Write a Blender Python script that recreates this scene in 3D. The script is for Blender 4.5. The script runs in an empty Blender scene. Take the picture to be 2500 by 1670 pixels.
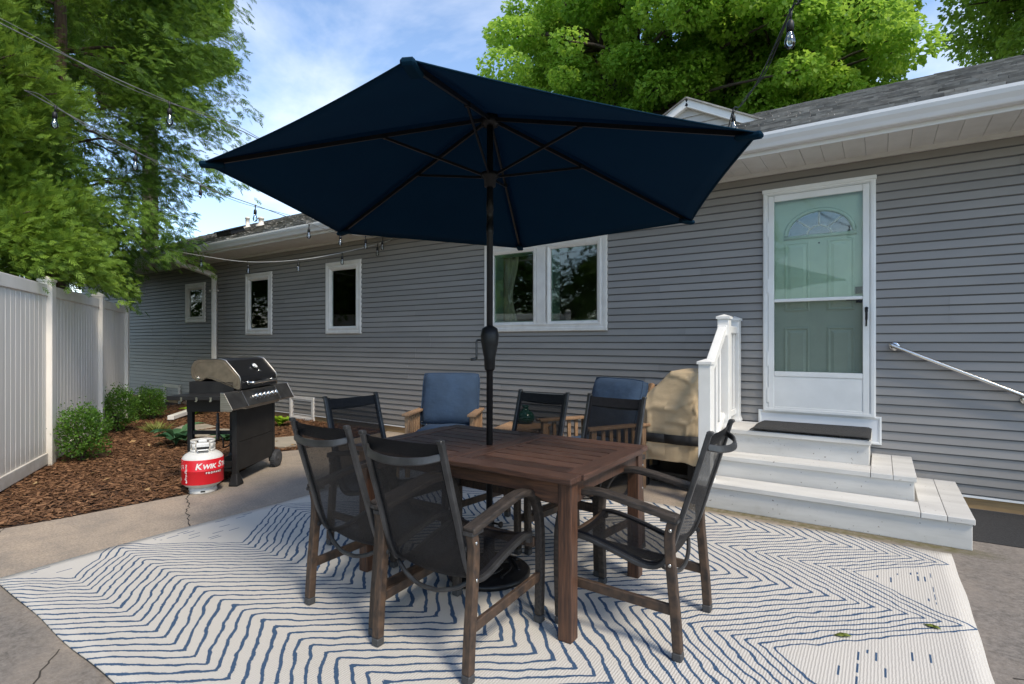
import bpy, bmesh, math, random
import numpy as np
from mathutils import Vector, Matrix
rnd = random.Random(7)
S = bpy.context.scene
COL = S.collection
R = math.radians
PI = math.pi

# ------------------------------------------------------------------ camera, sky, sun, exposure
cd = bpy.data.cameras.new('camera'); cam = bpy.data.objects.new('camera', cd); COL.objects.link(cam)
cam.location = (0, 0, 1.36); cam.rotation_euler = (R(90), 0, R(34.19))
cd.sensor_width = 36; cd.lens = 19.08; cd.clip_start = 0.05; cd.clip_end = 2000
S.camera = cam
SUN_AZ, SUN_EL = R(110), R(50)          # azimuth measured from +Y clockwise
w = bpy.data.worlds.new('World'); S.world = w; w.use_nodes = True
nt = w.node_tree; nt.nodes.clear()
wo = nt.nodes.new('ShaderNodeOutputWorld'); bg = nt.nodes.new('ShaderNodeBackground')
sky = nt.nodes.new('ShaderNodeTexSky'); sky.sky_type = 'NISHITA'; sky.sun_disc = False
sky.sun_elevation = SUN_EL; sky.sun_rotation = SUN_AZ; sky.air_density = 1.0; sky.dust_density = 0.25; sky.ozone_density = 1.2
bg.inputs['Strength'].default_value = 0.11
tc = nt.nodes.new('ShaderNodeTexCoord'); sp = nt.nodes.new('ShaderNodeSeparateXYZ')
nt.links.new(tc.outputs['Generated'], sp.inputs[0])
def wmath(op, a, b):
    n = nt.nodes.new('ShaderNodeMath'); n.operation = op
    for i, x in enumerate((a, b)):
        if x is None: continue
        if isinstance(x, (int, float)): n.inputs[i].default_value = x
        else: nt.links.new(x, n.inputs[i])
    return n.outputs[0]
den = wmath('ADD', wmath('MAXIMUM', sp.outputs[2], 0.0), 0.22)
cx_ = wmath('DIVIDE', sp.outputs[0], den); cy_ = wmath('DIVIDE', sp.outputs[1], den)
cb = nt.nodes.new('ShaderNodeCombineXYZ'); nt.links.new(cx_, cb.inputs[0]); nt.links.new(cy_, cb.inputs[1])
cn = nt.nodes.new('ShaderNodeTexNoise'); cn.inputs['Scale'].default_value = 1.05; cn.inputs['Detail'].default_value = 7
cn.inputs['Roughness'].default_value = 0.58; cn.inputs['Distortion'].default_value = 0.35
mp = nt.nodes.new('ShaderNodeMapping'); mp.inputs['Location'].default_value = (2.2, 4.4, 0.0)
nt.links.new(cb.outputs[0], mp.inputs[0]); nt.links.new(mp.outputs[0], cn.inputs['Vector'])
cr = nt.nodes.new('ShaderNodeValToRGB'); cr.color_ramp.elements[0].position = 0.47; cr.color_ramp.elements[1].position = 0.92
nt.links.new(cn.outputs[0], cr.inputs[0])
mxw = nt.nodes.new('ShaderNodeMix'); mxw.data_type = 'RGBA'
nt.links.new(cr.outputs[0], mxw.inputs[0]); nt.links.new(sky.outputs[0], mxw.inputs[6])
mxw.inputs[7].default_value = (6.4, 6.3, 6.2, 1)
nt.links.new(mxw.outputs[2], bg.inputs['Color']); nt.links.new(bg.outputs[0], wo.inputs[0])

sd = bpy.data.lights.new('sun', 'SUN'); sd.energy = 1.5; sd.angle = R(12); sd.color = (1.0, 0.89, 0.72)
sun = bpy.data.objects.new('sun', sd); COL.objects.link(sun)
to_sun = Vector((math.sin(SUN_AZ) * math.cos(SUN_EL), math.cos(SUN_AZ) * math.cos(SUN_EL), math.sin(SUN_EL)))
sun.rotation_euler = to_sun.to_track_quat('Z', 'Y').to_euler()
vs = S.view_settings; vs.view_transform = 'Standard'; vs.look = 'None'; vs.exposure = 1.36; vs.gamma = 1.0
vs.use_curve_mapping = False
S.render.engine = 'CYCLES'; S.cycles.use_denoising = True
S.cycles.max_bounces = 10; S.cycles.transparent_max_bounces = 24

# ------------------------------------------------------------------ mesh helpers
def V(*a): return Vector(a)
class MB:
    def __init__(s): s.v = []; s.f = []; s.sm = []
    def add(s, vs_, fs, smooth=False):
        o = len(s.v); s.v += [tuple(x) for x in vs_]
        for f in fs: s.f.append(tuple(i + o for i in f)); s.sm.append(smooth)
        return s
    def box(s, x0, x1, y0, y1, z0, z1):
        return s.add([(x0,y0,z0),(x1,y0,z0),(x1,y1,z0),(x0,y1,z0),(x0,y0,z1),(x1,y0,z1),(x1,y1,z1),(x0,y1,z1)],
                     [(3,2,1,0),(4,5,6,7),(0,1,5,4),(1,2,6,5),(2,3,7,6),(3,0,4,7)])
    def beam(s, p, q, w_, h, up=(0,0,1)):
        p, q = Vector(p), Vector(q); t = (q - p).normalized(); up = Vector(up)
        sd_ = t.cross(up).normalized(); u = sd_.cross(t).normalized(); a, b = sd_ * w_ / 2, u * h / 2
        return s.add([p-a-b,p+a-b,p+a+b,p-a+b,q-a-b,q+a-b,q+a+b,q-a+b],
                     [(3,2,1,0),(4,5,6,7),(0,1,5,4),(1,2,6,5),(2,3,7,6),(3,0,4,7)])
    def tube(s, pts, r, n=8, cap=True, closed=False):
        P = [Vector(p) for p in pts]; m = len(P)
        rr = list(r) if hasattr(r, '__len__') else [r] * m
        vs_ = []; ref = None
        for i in range(m):
            if closed: t = P[(i+1) % m] - P[i-1]
            else: t = P[min(i+1, m-1)] - P[max(i-1, 0)]
            t.normalize()
            if ref is None:
                ref = t.orthogonal().normalized()
            ref = (ref - t * ref.dot(t)).normalized(); b = t.cross(ref)
            for k in range(n):
                a = 2*PI*k/n; vs_.append(P[i] + (ref*math.cos(a) + b*math.sin(a)) * rr[i])
        fs = []
        for i in range(m if closed else m-1):
            j = (i+1) % m
            for k in range(n):
                fs.append((i*n+k, i*n+(k+1)%n, j*n+(k+1)%n, j*n+k))
        s.add(vs_, fs, True)
        if cap and not closed:
            o = len(s.v) - len(vs_)
            s.f.append(tuple(o + k for k in reversed(range(n)))); s.sm.append(False)
            s.f.append(tuple(o + (m-1)*n + k for k in range(n))); s.sm.append(False)
        return s
    def sweep(s, pts, w_, h, side, smooth=False):
        """rectangular section; w_ along fixed side vector, h along normal; w_/h scalar or list"""
        P = [Vector(p) for p in pts]; m = len(P); sd_ = Vector(side).normalized(); vs_ = []
        W = w_ if hasattr(w_, '__len__') else [w_]*m; H = h if hasattr(h, '__len__') else [h]*m
        for i in range(m):
            t = (P[min(i+1,m-1)] - P[max(i-1,0)]).normalized(); nrm = t.cross(sd_).normalized()
            for a, b in ((-1,-1),(1,-1),(1,1),(-1,1)):
                vs_.append(P[i] + sd_*a*W[i]/2 + nrm*b*H[i]/2)
        fs = [(3,2,1,0)]
        for i in range(m-1):
            for k in range(4): fs.append((i*4+k, i*4+(k+1)%4, (i+1)*4+(k+1)%4, (i+1)*4+k))
        o = (m-1)*4; fs.append((o,o+1,o+2,o+3))
        return s.add(vs_, fs, smooth)
    def lathe(s, prof, n=24, c=(0,0,0), smooth=True, axis='Z'):
        vs_ = []; fs = []
        for r, z in prof:
            for k in range(n):
                a = 2*PI*k/n; x, y = r*math.cos(a), r*math.sin(a)
                if axis == 'Z': p = (x, y, z)
                elif axis == 'Y': p = (x, z, y)
                else: p = (z, x, y)
                vs_.append((p[0]+c[0], p[1]+c[1], p[2]+c[2]))
        m = len(prof)
        for i in range(m-1):
            for k in range(n): fs.append((i*n+k, i*n+(k+1)%n, (i+1)*n+(k+1)%n, (i+1)*n+k))
        s.add(vs_, fs, smooth); o = len(s.v) - len(vs_)
        for i, rev in ((0, True), (m-1, False)):
            if prof[i][0] > 1e-6:
                ids = [o + i*n + k for k in range(n)]
                s.f.append(tuple(reversed(ids)) if rev else tuple(ids)); s.sm.append(False)
        return s
    def prism(s, poly, fn, t0, t1, smooth=False):
        n = len(poly); vs_ = [fn(a, b, t0) for a, b in poly] + [fn(a, b, t1) for a, b in poly]
        fs = [(i, (i+1)%n, n+(i+1)%n, n+i) for i in range(n)]
        s.add(vs_, fs, smooth); o = len(s.v) - 2*n
        s.f.append(tuple(o+i for i in reversed(range(n)))); s.sm.append(False)
        s.f.append(tuple(o+n+i for i in range(n))); s.sm.append(False)
        return s
    def ring(s, x0, x1, z0, z1, prof):
        """rectangular picture-frame loft in XZ; prof = (inset, y)"""
        vs_ = []
        for d, y in prof: vs_ += [(x0+d,y,z0+d),(x1-d,y,z0+d),(x1-d,y,z1-d),(x0+d,y,z1-d)]
        fs = []
        for i in range(len(prof)-1):
            for k in range(4): fs.append((i*4+k, i*4+(k+1)%4, (i+1)*4+(k+1)%4, (i+1)*4+k))
        return s.add(vs_, fs)
    def grid(s, nu, nv, fn, smooth=True):
        vs_ = [fn(i/nu, j/nv) for j in range(nv+1) for i in range(nu+1)]
        fs = [(j*(nu+1)+i, j*(nu+1)+i+1, (j+1)*(nu+1)+i+1, (j+1)*(nu+1)+i) for j in range(nv) for i in range(nu)]
        return s.add(vs_, fs, smooth)
    def mesh(s, name, mat, recalc=True):
        me = bpy.data.meshes.new(name); me.from_pydata(s.v, [], s.f)
        if recalc:
            bm = bmesh.new(); bm.from_mesh(me); bmesh.ops.recalc_face_normals(bm, faces=bm.faces); bm.to_mesh(me); bm.free()
        if any(s.sm): me.polygons.foreach_set('use_smooth', s.sm)
        if mat: me.materials.append(mat)
        return me
    def build(s, name, mat, parent=None, bevel=0, seg=1, solid=0, recalc=True, subsurf=0, kind=None):
        return mk(name, s.mesh(name, mat, recalc), parent, bevel, seg, solid, subsurf, kind)
def mk(name, me, parent=None, bevel=0, seg=1, solid=0, subsurf=0, kind=None):
    o = bpy.data.objects.new(name, me); COL.objects.link(o); o.parent = parent
    if solid:
        m = o.modifiers.new('Solidify', 'SOLIDIFY'); m.thickness = solid; m.offset = 0
    if subsurf:
        m = o.modifiers.new('Subdivision', 'SUBSURF'); m.levels = m.render_levels = subsurf
    if bevel:
        m = o.modifiers.new('Bevel', 'BEVEL'); m.width = bevel; m.segments = seg; m.limit_method = 'ANGLE'; m.angle_limit = R(40)
    if kind: o['kind'] = kind
    return o
def tag(o, label=None, cat=None, group=None, kind=None):
    if label: o['label'] = label
    if cat: o['category'] = cat
    if group: o['group'] = group
    if kind: o['kind'] = kind
    return o
def thing(name, label, cat, loc=(0,0,0), rz=0, group=None, kind=None):
    o = bpy.data.objects.new(name, None); COL.objects.link(o); o.location = loc; o.rotation_euler = (0,0,rz)
    o.empty_display_size = 0.1
    return tag(o, label, cat, group, kind)
def copy_tree(o, parent=None):
    c = o.copy(); COL.objects.link(c); c.parent = parent
    for ch in list(o.children): copy_tree(ch, c)
    return c
def smooth_pts(pts, n=6):
    """Catmull-Rom through the points"""
    P = [Vector(p) for p in pts]; P = [2*P[0]-P[1]] + P + [2*P[-1]-P[-2]]; out = []
    for i in range(1, len(P)-2):
        for k in range(n):
            t = k/n
            out.append(0.5*((2*P[i]) + (-P[i-1]+P[i+1])*t + (2*P[i-1]-5*P[i]+4*P[i+1]-P[i+2])*t*t + (-P[i-1]+3*P[i]-3*P[i+1]+P[i+2])*t**3))
    out.append(P[-2]); return out
def np_mesh(name, Vt, Q, tint, mat):
    """quad mesh from arrays: Vt (n,3), Q (m,4), tint (m)"""
    me = bpy.data.meshes.new(name)
    me.vertices.add(len(Vt)); me.vertices.foreach_set('co', np.asarray(Vt, np.float32).ravel())
    me.loops.add(Q.size); me.loops.foreach_set('vertex_index', Q.astype(np.int32).ravel())
    me.polygons.add(len(Q)); me.polygons.foreach_set('loop_start', np.arange(0, Q.size, 4, dtype=np.int32))
    me.update(calc_edges=True)
    a = me.attributes.new('tint', 'FLOAT', 'FACE'); a.data.foreach_set('value', np.asarray(tint, np.float32))
    me.materials.append(mat); return me
def scatter(name, T, P, A, Nn, L, tint, mat):
    """instances of quad template T (q,4,3: along axis, side, normal) at P"""
    A = A/np.linalg.norm(A, axis=1, keepdims=True); Sd = np.cross(Nn, A); Sd /= np.linalg.norm(Sd, axis=1, keepdims=True)+1e-9
    Nn = np.cross(A, Sd); T = np.asarray(T, float); q = len(T); Tf = T.reshape(-1, 3)
    if np.ndim(L) == 1: L = np.stack([L, L, L], 1)
    vt = P[:, None, :] + (A[:, None, :]*(L[:, None, 0:1]*Tf[None, :, 0:1]) + Sd[:, None, :]*(L[:, None, 1:2]*Tf[None, :, 1:2]) + Nn[:, None, :]*(L[:, None, 2:3]*Tf[None, :, 2:3]))
    n = len(P); Q = np.arange(n*q*4).reshape(-1, 4)
    return np_mesh(name, vt.reshape(-1, 3), Q, np.repeat(tint, q), mat)

# ------------------------------------------------------------------ material helpers
def nn(nt, typ, **kw):
    n = nt.nodes.new(typ)
    for k, v in kw.items():
        if k in n.inputs.keys(): n.inputs[k].default_value = v
        else: setattr(n, k, v)
    return n
def base(name):
    m = bpy.data.materials.new(name); m.use_nodes = True; t = m.node_tree
    return m, t, t.nodes['Principled BSDF'], t.nodes['Material Output']
def mth(t, op, a, b=None, c=None, clamp=False):
    n = t.nodes.new('ShaderNodeMath'); n.operation = op; n.use_clamp = clamp
    for i, x in enumerate((a, b, c)):
        if x is None: continue
        if isinstance(x, (int, float)): n.inputs[i].default_value = x
        else: t.links.new(x, n.inputs[i])
    return n.outputs[0]
def mixc(t, f, a, b, mode='MIX'):
    n = t.nodes.new('ShaderNodeMix'); n.data_type = 'RGBA'; n.blend_type = mode
    for i, x in ((0, f), (6, a), (7, b)):
        if isinstance(x, (int, float)): n.inputs[i].default_value = x
        elif isinstance(x, (tuple, list)): n.inputs[i].default_value = (*x[:3], 1)
        else: t.links.new(x, n.inputs[i])
    return n.outputs[2]
def coords(t, scale=(1,1,1), kind='Object', rnd_shift=True):
    tc = t.nodes.new('ShaderNodeTexCoord'); mp = t.nodes.new('ShaderNodeMapping'); mp.inputs['Scale'].default_value = scale
    t.links.new(tc.outputs[kind], mp.inputs[0])
    if rnd_shift:
        oi = t.nodes.new('ShaderNodeObjectInfo'); mul = mth(t, 'MULTIPLY', oi.outputs['Random'], 37.0)
        c = t.nodes.new('ShaderNodeCombineXYZ'); 
        for i in range(3): t.links.new(mul, c.inputs[i])
        t.links.new(c.outputs[0], mp.inputs['Location'])
    return mp.outputs[0]
def noise(t, vec, scale, detail=5, rough=0.55, dist=0):
    n = t.nodes.new('ShaderNodeTexNoise'); n.inputs['Scale'].default_value = scale; n.inputs['Detail'].default_value = detail
    n.inputs['Roughness'].default_value = rough; n.inputs['Distortion'].default_value = dist
    t.links.new(vec, n.inputs['Vector']); return n.outputs[0]
def ramp(t, x, lo, hi, a=0.0, b=1.0):
    n = t.nodes.new('ShaderNodeMapRange'); n.inputs[1].default_value = lo; n.inputs[2].default_value = hi
    n.inputs[3].default_value = a; n.inputs[4].default_value = b; n.clamp = True
    t.links.new(x, n.inputs[0]); return n.outputs[0]
def bump(t, bsdf, h, strength=0.3, dist=0.01):
    b = t.nodes.new('ShaderNodeBump'); b.inputs['Strength'].default_value = strength; b.inputs['Distance'].default_value = dist
    t.links.new(h, b.inputs['Height']); t.links.new(b.outputs[0], bsdf.inputs['Normal'])
def pm(name, c1, c2=None, rough=0.6, metal=0.0, scale=6, detail=6, stretch=(1,1,1), lo=0.35, hi=0.65, bs=0.0, bd=0.004, bscale=None,
       spec=0.5, objvar=0.0, coat=0.0, kind='Object', roughvar=0.0):
    m, t, b, o = base(name); c2 = c2 or tuple(x*0.8 for x in c1)
    v = coords(t, stretch, kind); n = noise(t, v, scale, detail)
    col = mixc(t, ramp(t, n, lo, hi), c1, c2)
    if objvar:
        oi = t.nodes.new('ShaderNodeObjectInfo'); hv = t.nodes.new('ShaderNodeHueSaturation')
        t.links.new(ramp(t, oi.outputs['Random'], 0, 1, 1-objvar, 1+objvar), hv.inputs['Value']); t.links.new(col, hv.inputs['Color']); col = hv.outputs[0]
    t.links.new(col, b.inputs['Base Color'])
    b.inputs['Roughness'].default_value = rough; b.inputs['Metallic'].default_value = metal
    b.inputs['Specular IOR Level'].default_value = spec; b.inputs['Coat Weight'].default_value = coat
    if roughvar: t.links.new(ramp(t, n, 0.3, 0.7, rough-roughvar, rough+roughvar), b.inputs['Roughness'])
    if bs: bump(t, b, noise(t, v, bscale or scale*4, 4), bs, bd)
    return m
def leaf_mat(name, c1, c2, trans=0.35, rough=0.5):
    m, t, b, o = base(name); at_ = t.nodes.new('ShaderNodeAttribute'); at_.attribute_name = 'tint'
    col = mixc(t, at_.outputs['Fac'], c1, c2); t.links.new(col, b.inputs['Base Color']); b.inputs['Roughness'].default_value = rough
    b.inputs['Specular IOR Level'].default_value = 0.3
    tr = t.nodes.new('ShaderNodeBsdfTranslucent'); t.links.new(mixc(t, 0.5, col, tuple(min(1, x*1.6) for x in c2)), tr.inputs[0])
    mx = t.nodes.new('ShaderNodeMixShader'); mx.inputs[0].default_value = trans
    t.links.new(b.outputs[0], mx.inputs[1]); t.links.new(tr.outputs[0], mx.inputs[2]); t.links.new(mx.outputs[0], o.inputs[0]); return m
def glass_mat(name, tint=(0.86,0.93,0.89), ior=1.6, rough=0.0):
    m, t, b, o = base(name); t.nodes.remove(b)
    tr = nn(t, 'ShaderNodeBsdfTransparent'); tr.inputs[0].default_value = (*tint, 1)
    gl = nn(t, 'ShaderNodeBsdfGlossy'); gl.inputs['Roughness'].default_value = rough; gl.inputs[0].default_value = (1,1,1,1)
    fr = nn(t, 'ShaderNodeFresnel'); fr.inputs[0].default_value = ior
    mx = nn(t, 'ShaderNodeMixShader'); t.links.new(fr.outputs[0], mx.inputs[0]); t.links.new(tr.outputs[0], mx.inputs[1])
    t.links.new(gl.outputs[0], mx.inputs[2]); t.links.new(mx.outputs[0], o.inputs[0]); return m
def mesh_fabric(name, col, op=0.7):
    m, t, b, o = base(name); b.inputs['Base Color'].default_value = (*col, 1); b.inputs['Roughness'].default_value = 0.55
    v = coords(t); n = noise(t, v, 400, 2); b.inputs['Specular IOR Level'].default_value = 0.25
    tr = nn(t, 'ShaderNodeBsdfTransparent'); mx = nn(t, 'ShaderNodeMixShader')
    t.links.new(ramp(t, n, 0.3, 0.7, op-0.12, min(1, op+0.12)), mx.inputs[0])
    t.links.new(tr.outputs[0], mx.inputs[1]); t.links.new(b.outputs[0], mx.inputs[2]); t.links.new(mx.outputs[0], o.inputs[0]); return m

M = {}
M['siding'] = pm('vinyl siding', (.292,.271,.248), (.252,.235,.216), rough=.5, scale=3, objvar=.08, stretch=(.3,1,1), bs=.15, bscale=60, bd=.002)
M['core'] = pm('sheathing', (.16,.16,.165), rough=.8)
M['white'] = pm('white vinyl', (.80,.79,.76), (.73,.72,.69), rough=.38, scale=4)
M['trim'] = pm('window vinyl', (.80,.755,.69), (.70,.655,.595), rough=.4, scale=7)
M['fence'] = pm('fence vinyl', (.84,.80,.74), (.74,.70,.645), rough=.45, scale=5, stretch=(1,1,.25), objvar=.035)
M['paint'] = pm('painted step boards', (.70,.69,.66), (.54,.53,.50), rough=.55, scale=6, stretch=(.3,1,1), bs=.3, bscale=45, bd=.003, objvar=.03)
m, t, b, o = base('painted step boards'); v = coords(t)
pc = mixc(t, ramp(t, noise(t, coords(t, (.25,1,1)), 7, 6), .35, .7), (.63,.615,.585), (.50,.487,.46))
pc = mixc(t, ramp(t, noise(t, v, 3.2, 7, .7), .60, .75, 0, .55), pc, (.40,.38,.34)); pc = mixc(t, ramp(t, noise(t, v, 48, 2), .70, .74, 0, .85), pc, (.16,.13,.10))
t.links.new(pc, b.inputs['Base Color']); b.inputs['Roughness'].default_value = .55; bump(t, b, noise(t, coords(t, (.15,1,1)), 60, 3), .35, .003); M['paint'] = m
M['soffit'] = pm('soffit vinyl', (.74,.72,.68), (.67,.65,.61), rough=.6, objvar=.02)
M['gutter'] = pm('gutter aluminium', (.78,.78,.78), (.72,.72,.72), rough=.35, scale=2)
M['glass'] = glass_mat('window glass', ior=1.62)
M['stormglass'] = glass_mat('storm door glass', (.94,.97,.95), ior=1.36)
M['fanglass'] = glass_mat('fanlight glass', (.75,.78,.75), ior=2.2)
M['screen'] = mesh_fabric('insect screen', (.03,.035,.035), .42)
M['door'] = pm('green door paint', (.52,.63,.49), (.48,.585,.455), rough=.45)
M['sage'] = pm('sage jamb', (.48,.62,.50), rough=.5)
M['room'] = pm('room wall', (.22,.18,.14), rough=.9)
M['curtain'] = pm('curtain cloth', (.50,.42,.31), (.40,.33,.24), rough=.9, scale=3, stretch=(8,8,.2))
M['blackmetal'] = pm('black metal', (.010,.010,.011), (.015,.015,.016), rough=.42, scale=20, spec=.3)
M['bronze'] = pm('chair frame metal', (.075,.075,.077), (.042,.042,.044), rough=.38, metal=.5, scale=12)
M['steel'] = pm('brushed steel', (.42,.40,.37), (.30,.28,.25), rough=.33, metal=1, scale=6, stretch=(1,1,20))
M['chrome'] = pm('bright steel', (.62,.61,.59), (.5,.49,.47), rough=.2, metal=1)
M['darksteel'] = pm('stained steel panel', (.20,.19,.175), (.13,.12,.11), rough=.36, metal=.9, scale=9)
M['bronzecap'] = pm('lid end cap', (.28,.225,.165), (.20,.162,.12), rough=.4, metal=.8, scale=14)
M['enamel'] = pm('black enamel', (.008,.008,.009), (.012,.012,.013), rough=.30, scale=30, spec=.28)
M['satinblack'] = pm('satin black sheet', (.013,.013,.0135), (.020,.0195,.019), rough=.5, scale=9, spec=.22)
M['rubber'] = pm('grey rubber', (.05,.052,.055), (.035,.036,.04), rough=.75, scale=20)
M['tableA'] = pm('dark stained wood', (.102,.049,.031), (.034,.019,.015), rough=.45, scale=5, stretch=(1.5,22,22), objvar=.38, bs=.35, bscale=9, bd=.003, lo=.3, hi=.7)
M['tableB'] = pm('dark stained wood cross grain', (.100,.048,.031), (.034,.019,.015), rough=.45, scale=5, stretch=(22,1.5,22), objvar=.25, bs=.35, bscale=9, bd=.003, lo=.3, hi=.7)
M['tableleg'] = pm('stained leg wood', (.110,.050,.027), (.038,.019,.013), rough=.5, scale=5, stretch=(20,20,1.3), objvar=.08, bs=.3, bscale=9, bd=.003)
M['apron'] = pm('stained apron wood', (.140,.062,.032), (.055,.026,.017), rough=.5, scale=5, stretch=(1.5,20,20), objvar=.08, bs=.3, bscale=9, bd=.003)
M['bent'] = pm('weathered bentwood', (.085,.050,.030), (.020,.0145,.012), rough=.62, scale=7, stretch=(12,3,3), objvar=.12, bs=.5, bscale=8, bd=.003, lo=.32, hi=.68)
M['armtop'] = pm('weathered arm wood', (.055,.041,.032), (.016,.013,.0115), rough=.6, scale=8, stretch=(14,2.2,10), objvar=.15, bs=.5, bscale=9, bd=.003)
M['footcap'] = pm('plastic foot cap', (.05,.05,.052), rough=.6)
M['sling'] = mesh_fabric('sling mesh', (.010,.010,.0115), .82)
M['hem'] = pm('sling hem', (.009,.009,.012), (.015,.015,.018), rough=.6, scale=40, spec=.25)
M['cushion'] = pm('blue cushion cloth', (.023,.049,.096), (.017,.037,.072), rough=.9, scale=5, bs=.55, bscale=9, bd=.02)
M['teak'] = pm('weathered teak', (.36,.215,.115), (.20,.12,.07), rough=.65, scale=6, stretch=(12,12,2), objvar=.15, bs=.3, bscale=12)
M['tan'] = pm('tan cover cloth', (.46,.355,.225), (.42,.32,.20), rough=.8, scale=2, bs=.35, bscale=14, bd=.012)
M['band'] = pm('black webbing', (.015,.015,.016), rough=.7)
M['shingle'] = pm('asphalt shingle', (.32,.305,.28), (.17,.16,.147), rough=.95, scale=9, detail=8, objvar=.38, bs=.6, bscale=160, bd=.004)
M['ridge'] = pm('dark ridge cap', (.06,.06,.062), rough=.95)
M['bark'] = pm('tree bark', (.10,.075,.055), (.045,.034,.026), rough=.95, scale=5, stretch=(5,5,.7), bs=.9, bscale=8, bd=.03)
M['cedarbark'] = pm('cedar bark', (.15,.105,.075), (.07,.048,.035), rough=.95, scale=5, stretch=(8,8,.6), bs=.9, bscale=8, bd=.02)
M['cedar1'] = leaf_mat('arborvitae foliage', (.028,.088,.014), (.275,.415,.050), .34, .55)
M['cedar2'] = leaf_mat('cedar foliage', (.016,.056,.012), (.205,.340,.045), .36, .55)
M['maple'] = leaf_mat('maple leaves', (.105,.240,.030), (.390,.570,.075), .50, .5)
M['maple2'] = leaf_mat('dark maple leaves', (.075,.175,.024), (.300,.430,.055), .48, .5)
M['box'] = leaf_mat('boxwood leaves', (.035,.105,.016), (.155,.290,.040), .30, .4)
M['hosta'] = leaf_mat('hosta leaves', (.035,.10,.045), (.085,.18,.08), .25, .4)
M['lime'] = leaf_mat('lime leaves', (.22,.42,.03), (.40,.58,.05), .4, .45)
M['tuft'] = leaf_mat('grass tuft', (.12,.16,.04), (.28,.30,.08), .3, .6)
M['chips'] = leaf_mat('bark mulch chips', (.095,.043,.020), (.36,.195,.098), 0.0, .9)
M['fallen'] = leaf_mat('fallen leaf', (.10,.17,.03), (.34,.27,.05), .2, .6)
M['mulch'] = pm('mulch bed', (.070,.034,.017), (.022,.013,.009), rough=1, scale=26, detail=8, bs=1, bscale=45, bd=.03)
M['soil'] = pm('lawn ground', (.06,.09,.025), (.09,.08,.04), rough=1, scale=2, bs=.6, bscale=20, bd=.03)
M['asphalt'] = pm('asphalt', (.030,.030,.032), (.018,.018,.019), rough=.95, scale=60, bs=.8, bscale=160, bd=.006)
M['stone'] = pm('flagstone', (.36,.31,.24), (.27,.24,.19), rough=.9, scale=4, bs=.5, bscale=18, bd=.01)
M['sillwood'] = pm('treated sill board', (.34,.22,.10), (.24,.155,.075), rough=.8, scale=5, stretch=(1,14,14))
M['canopy'] = None
M['cable'] = pm('black cable', (.012,.012,.012), rough=.5)
M['greycable'] = pm('grey cable', (.42,.42,.41), rough=.5)
M['midcable'] = pm('mid grey cable', (.20,.20,.195), (.08,.08,.08), rough=.45, scale=3)  # mottled mid grey to dark grey, lighter than the black cable
M['bulb'] = glass_mat('bulb glass', (.93,.96,.97), ior=1.9)
M['filament'] = pm('filament stem', (.75,.77,.8), rough=.3)
M['tank'] = pm('tank paint', (.66,.65,.62), (.58,.57,.54), rough=.4, scale=8)
M['red'] = pm('red label', (.62,.012,.022), (.55,.010,.018), rough=.35)
M['letter'] = pm('white lettering', (.85,.84,.82), rough=.45)
M['letterdark'] = pm('dark red panel', (.28,.006,.012), rough=.4)
M['plasticwhite'] = pm('white plastic', (.78,.78,.76), rough=.35)
M['mat'] = pm('door mat pile', (.022,.022,.023), (.035,.034,.033), rough=1, scale=40, bs=.8, bscale=200, bd=.006)
M['vase'] = None
M['brick'] = pm('foundation stone', (.30,.20,.14), (.20,.14,.10), rough=.9, scale=8)
M['beige'] = pm('beige siding', (.50,.48,.44), (.45,.43,.40), rough=.6, objvar=.03)
# rain-splashed soil low on the wall and fence
def splash(m, top, amt, col_):
    t = m.node_tree; b = t.nodes['Principled BSDF']; src = b.inputs['Base Color'].links[0].from_socket
    tc_ = t.nodes.new('ShaderNodeTexCoord'); sz = t.nodes.new('ShaderNodeSeparateXYZ'); t.links.new(tc_.outputs['Object'], sz.inputs[0])
    n1 = noise(t, tc_.outputs['Object'], 7, 6, .7); h = mth(t, 'ADD', sz.outputs[2], mth(t, 'MULTIPLY', mth(t, 'SUBTRACT', n1, .5), top*1.6))
    f = mth(t, 'MULTIPLY', ramp(t, h, top, 0), amt); t.links.new(mixc(t, f, src, col_), b.inputs['Base Color'])
splash(M['siding'], .42, .45, (.17,.14,.105)); splash(M['fence'], .38, .55, (.34,.29,.21))
# navy canopy cloth: lets some light through
m, t, b, o = base('navy canopy cloth'); v = coords(t)
col = mixc(t, ramp(t, noise(t, v, 3, 4), .3, .7), (.0045,.028,.056), (.0055,.034,.066)); t.links.new(col, b.inputs['Base Color']); b.inputs['Roughness'].default_value = .85; b.inputs['Specular IOR Level'].default_value = .12
bump(t, b, noise(t, v, 350, 2), .25, .002)
tr = nn(t, 'ShaderNodeBsdfTranslucent'); tr.inputs[0].default_value = (.009,.070,.135,1); mx = nn(t, 'ShaderNodeMixShader'); mx.inputs[0].default_value = .42
t.links.new(b.outputs[0], mx.inputs[1]); t.links.new(tr.outputs[0], mx.inputs[2]); t.links.new(mx.outputs[0], o.inputs[0]); M['canopy'] = m
m, t, b, o = base('green vase glass'); b.inputs['Base Color'].default_value = (.004,.10,.055,1); b.inputs['Roughness'].default_value = .05
b.inputs['Transmission Weight'].default_value = .55; b.inputs['IOR'].default_value = 1.45; M['vase'] = m
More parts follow.
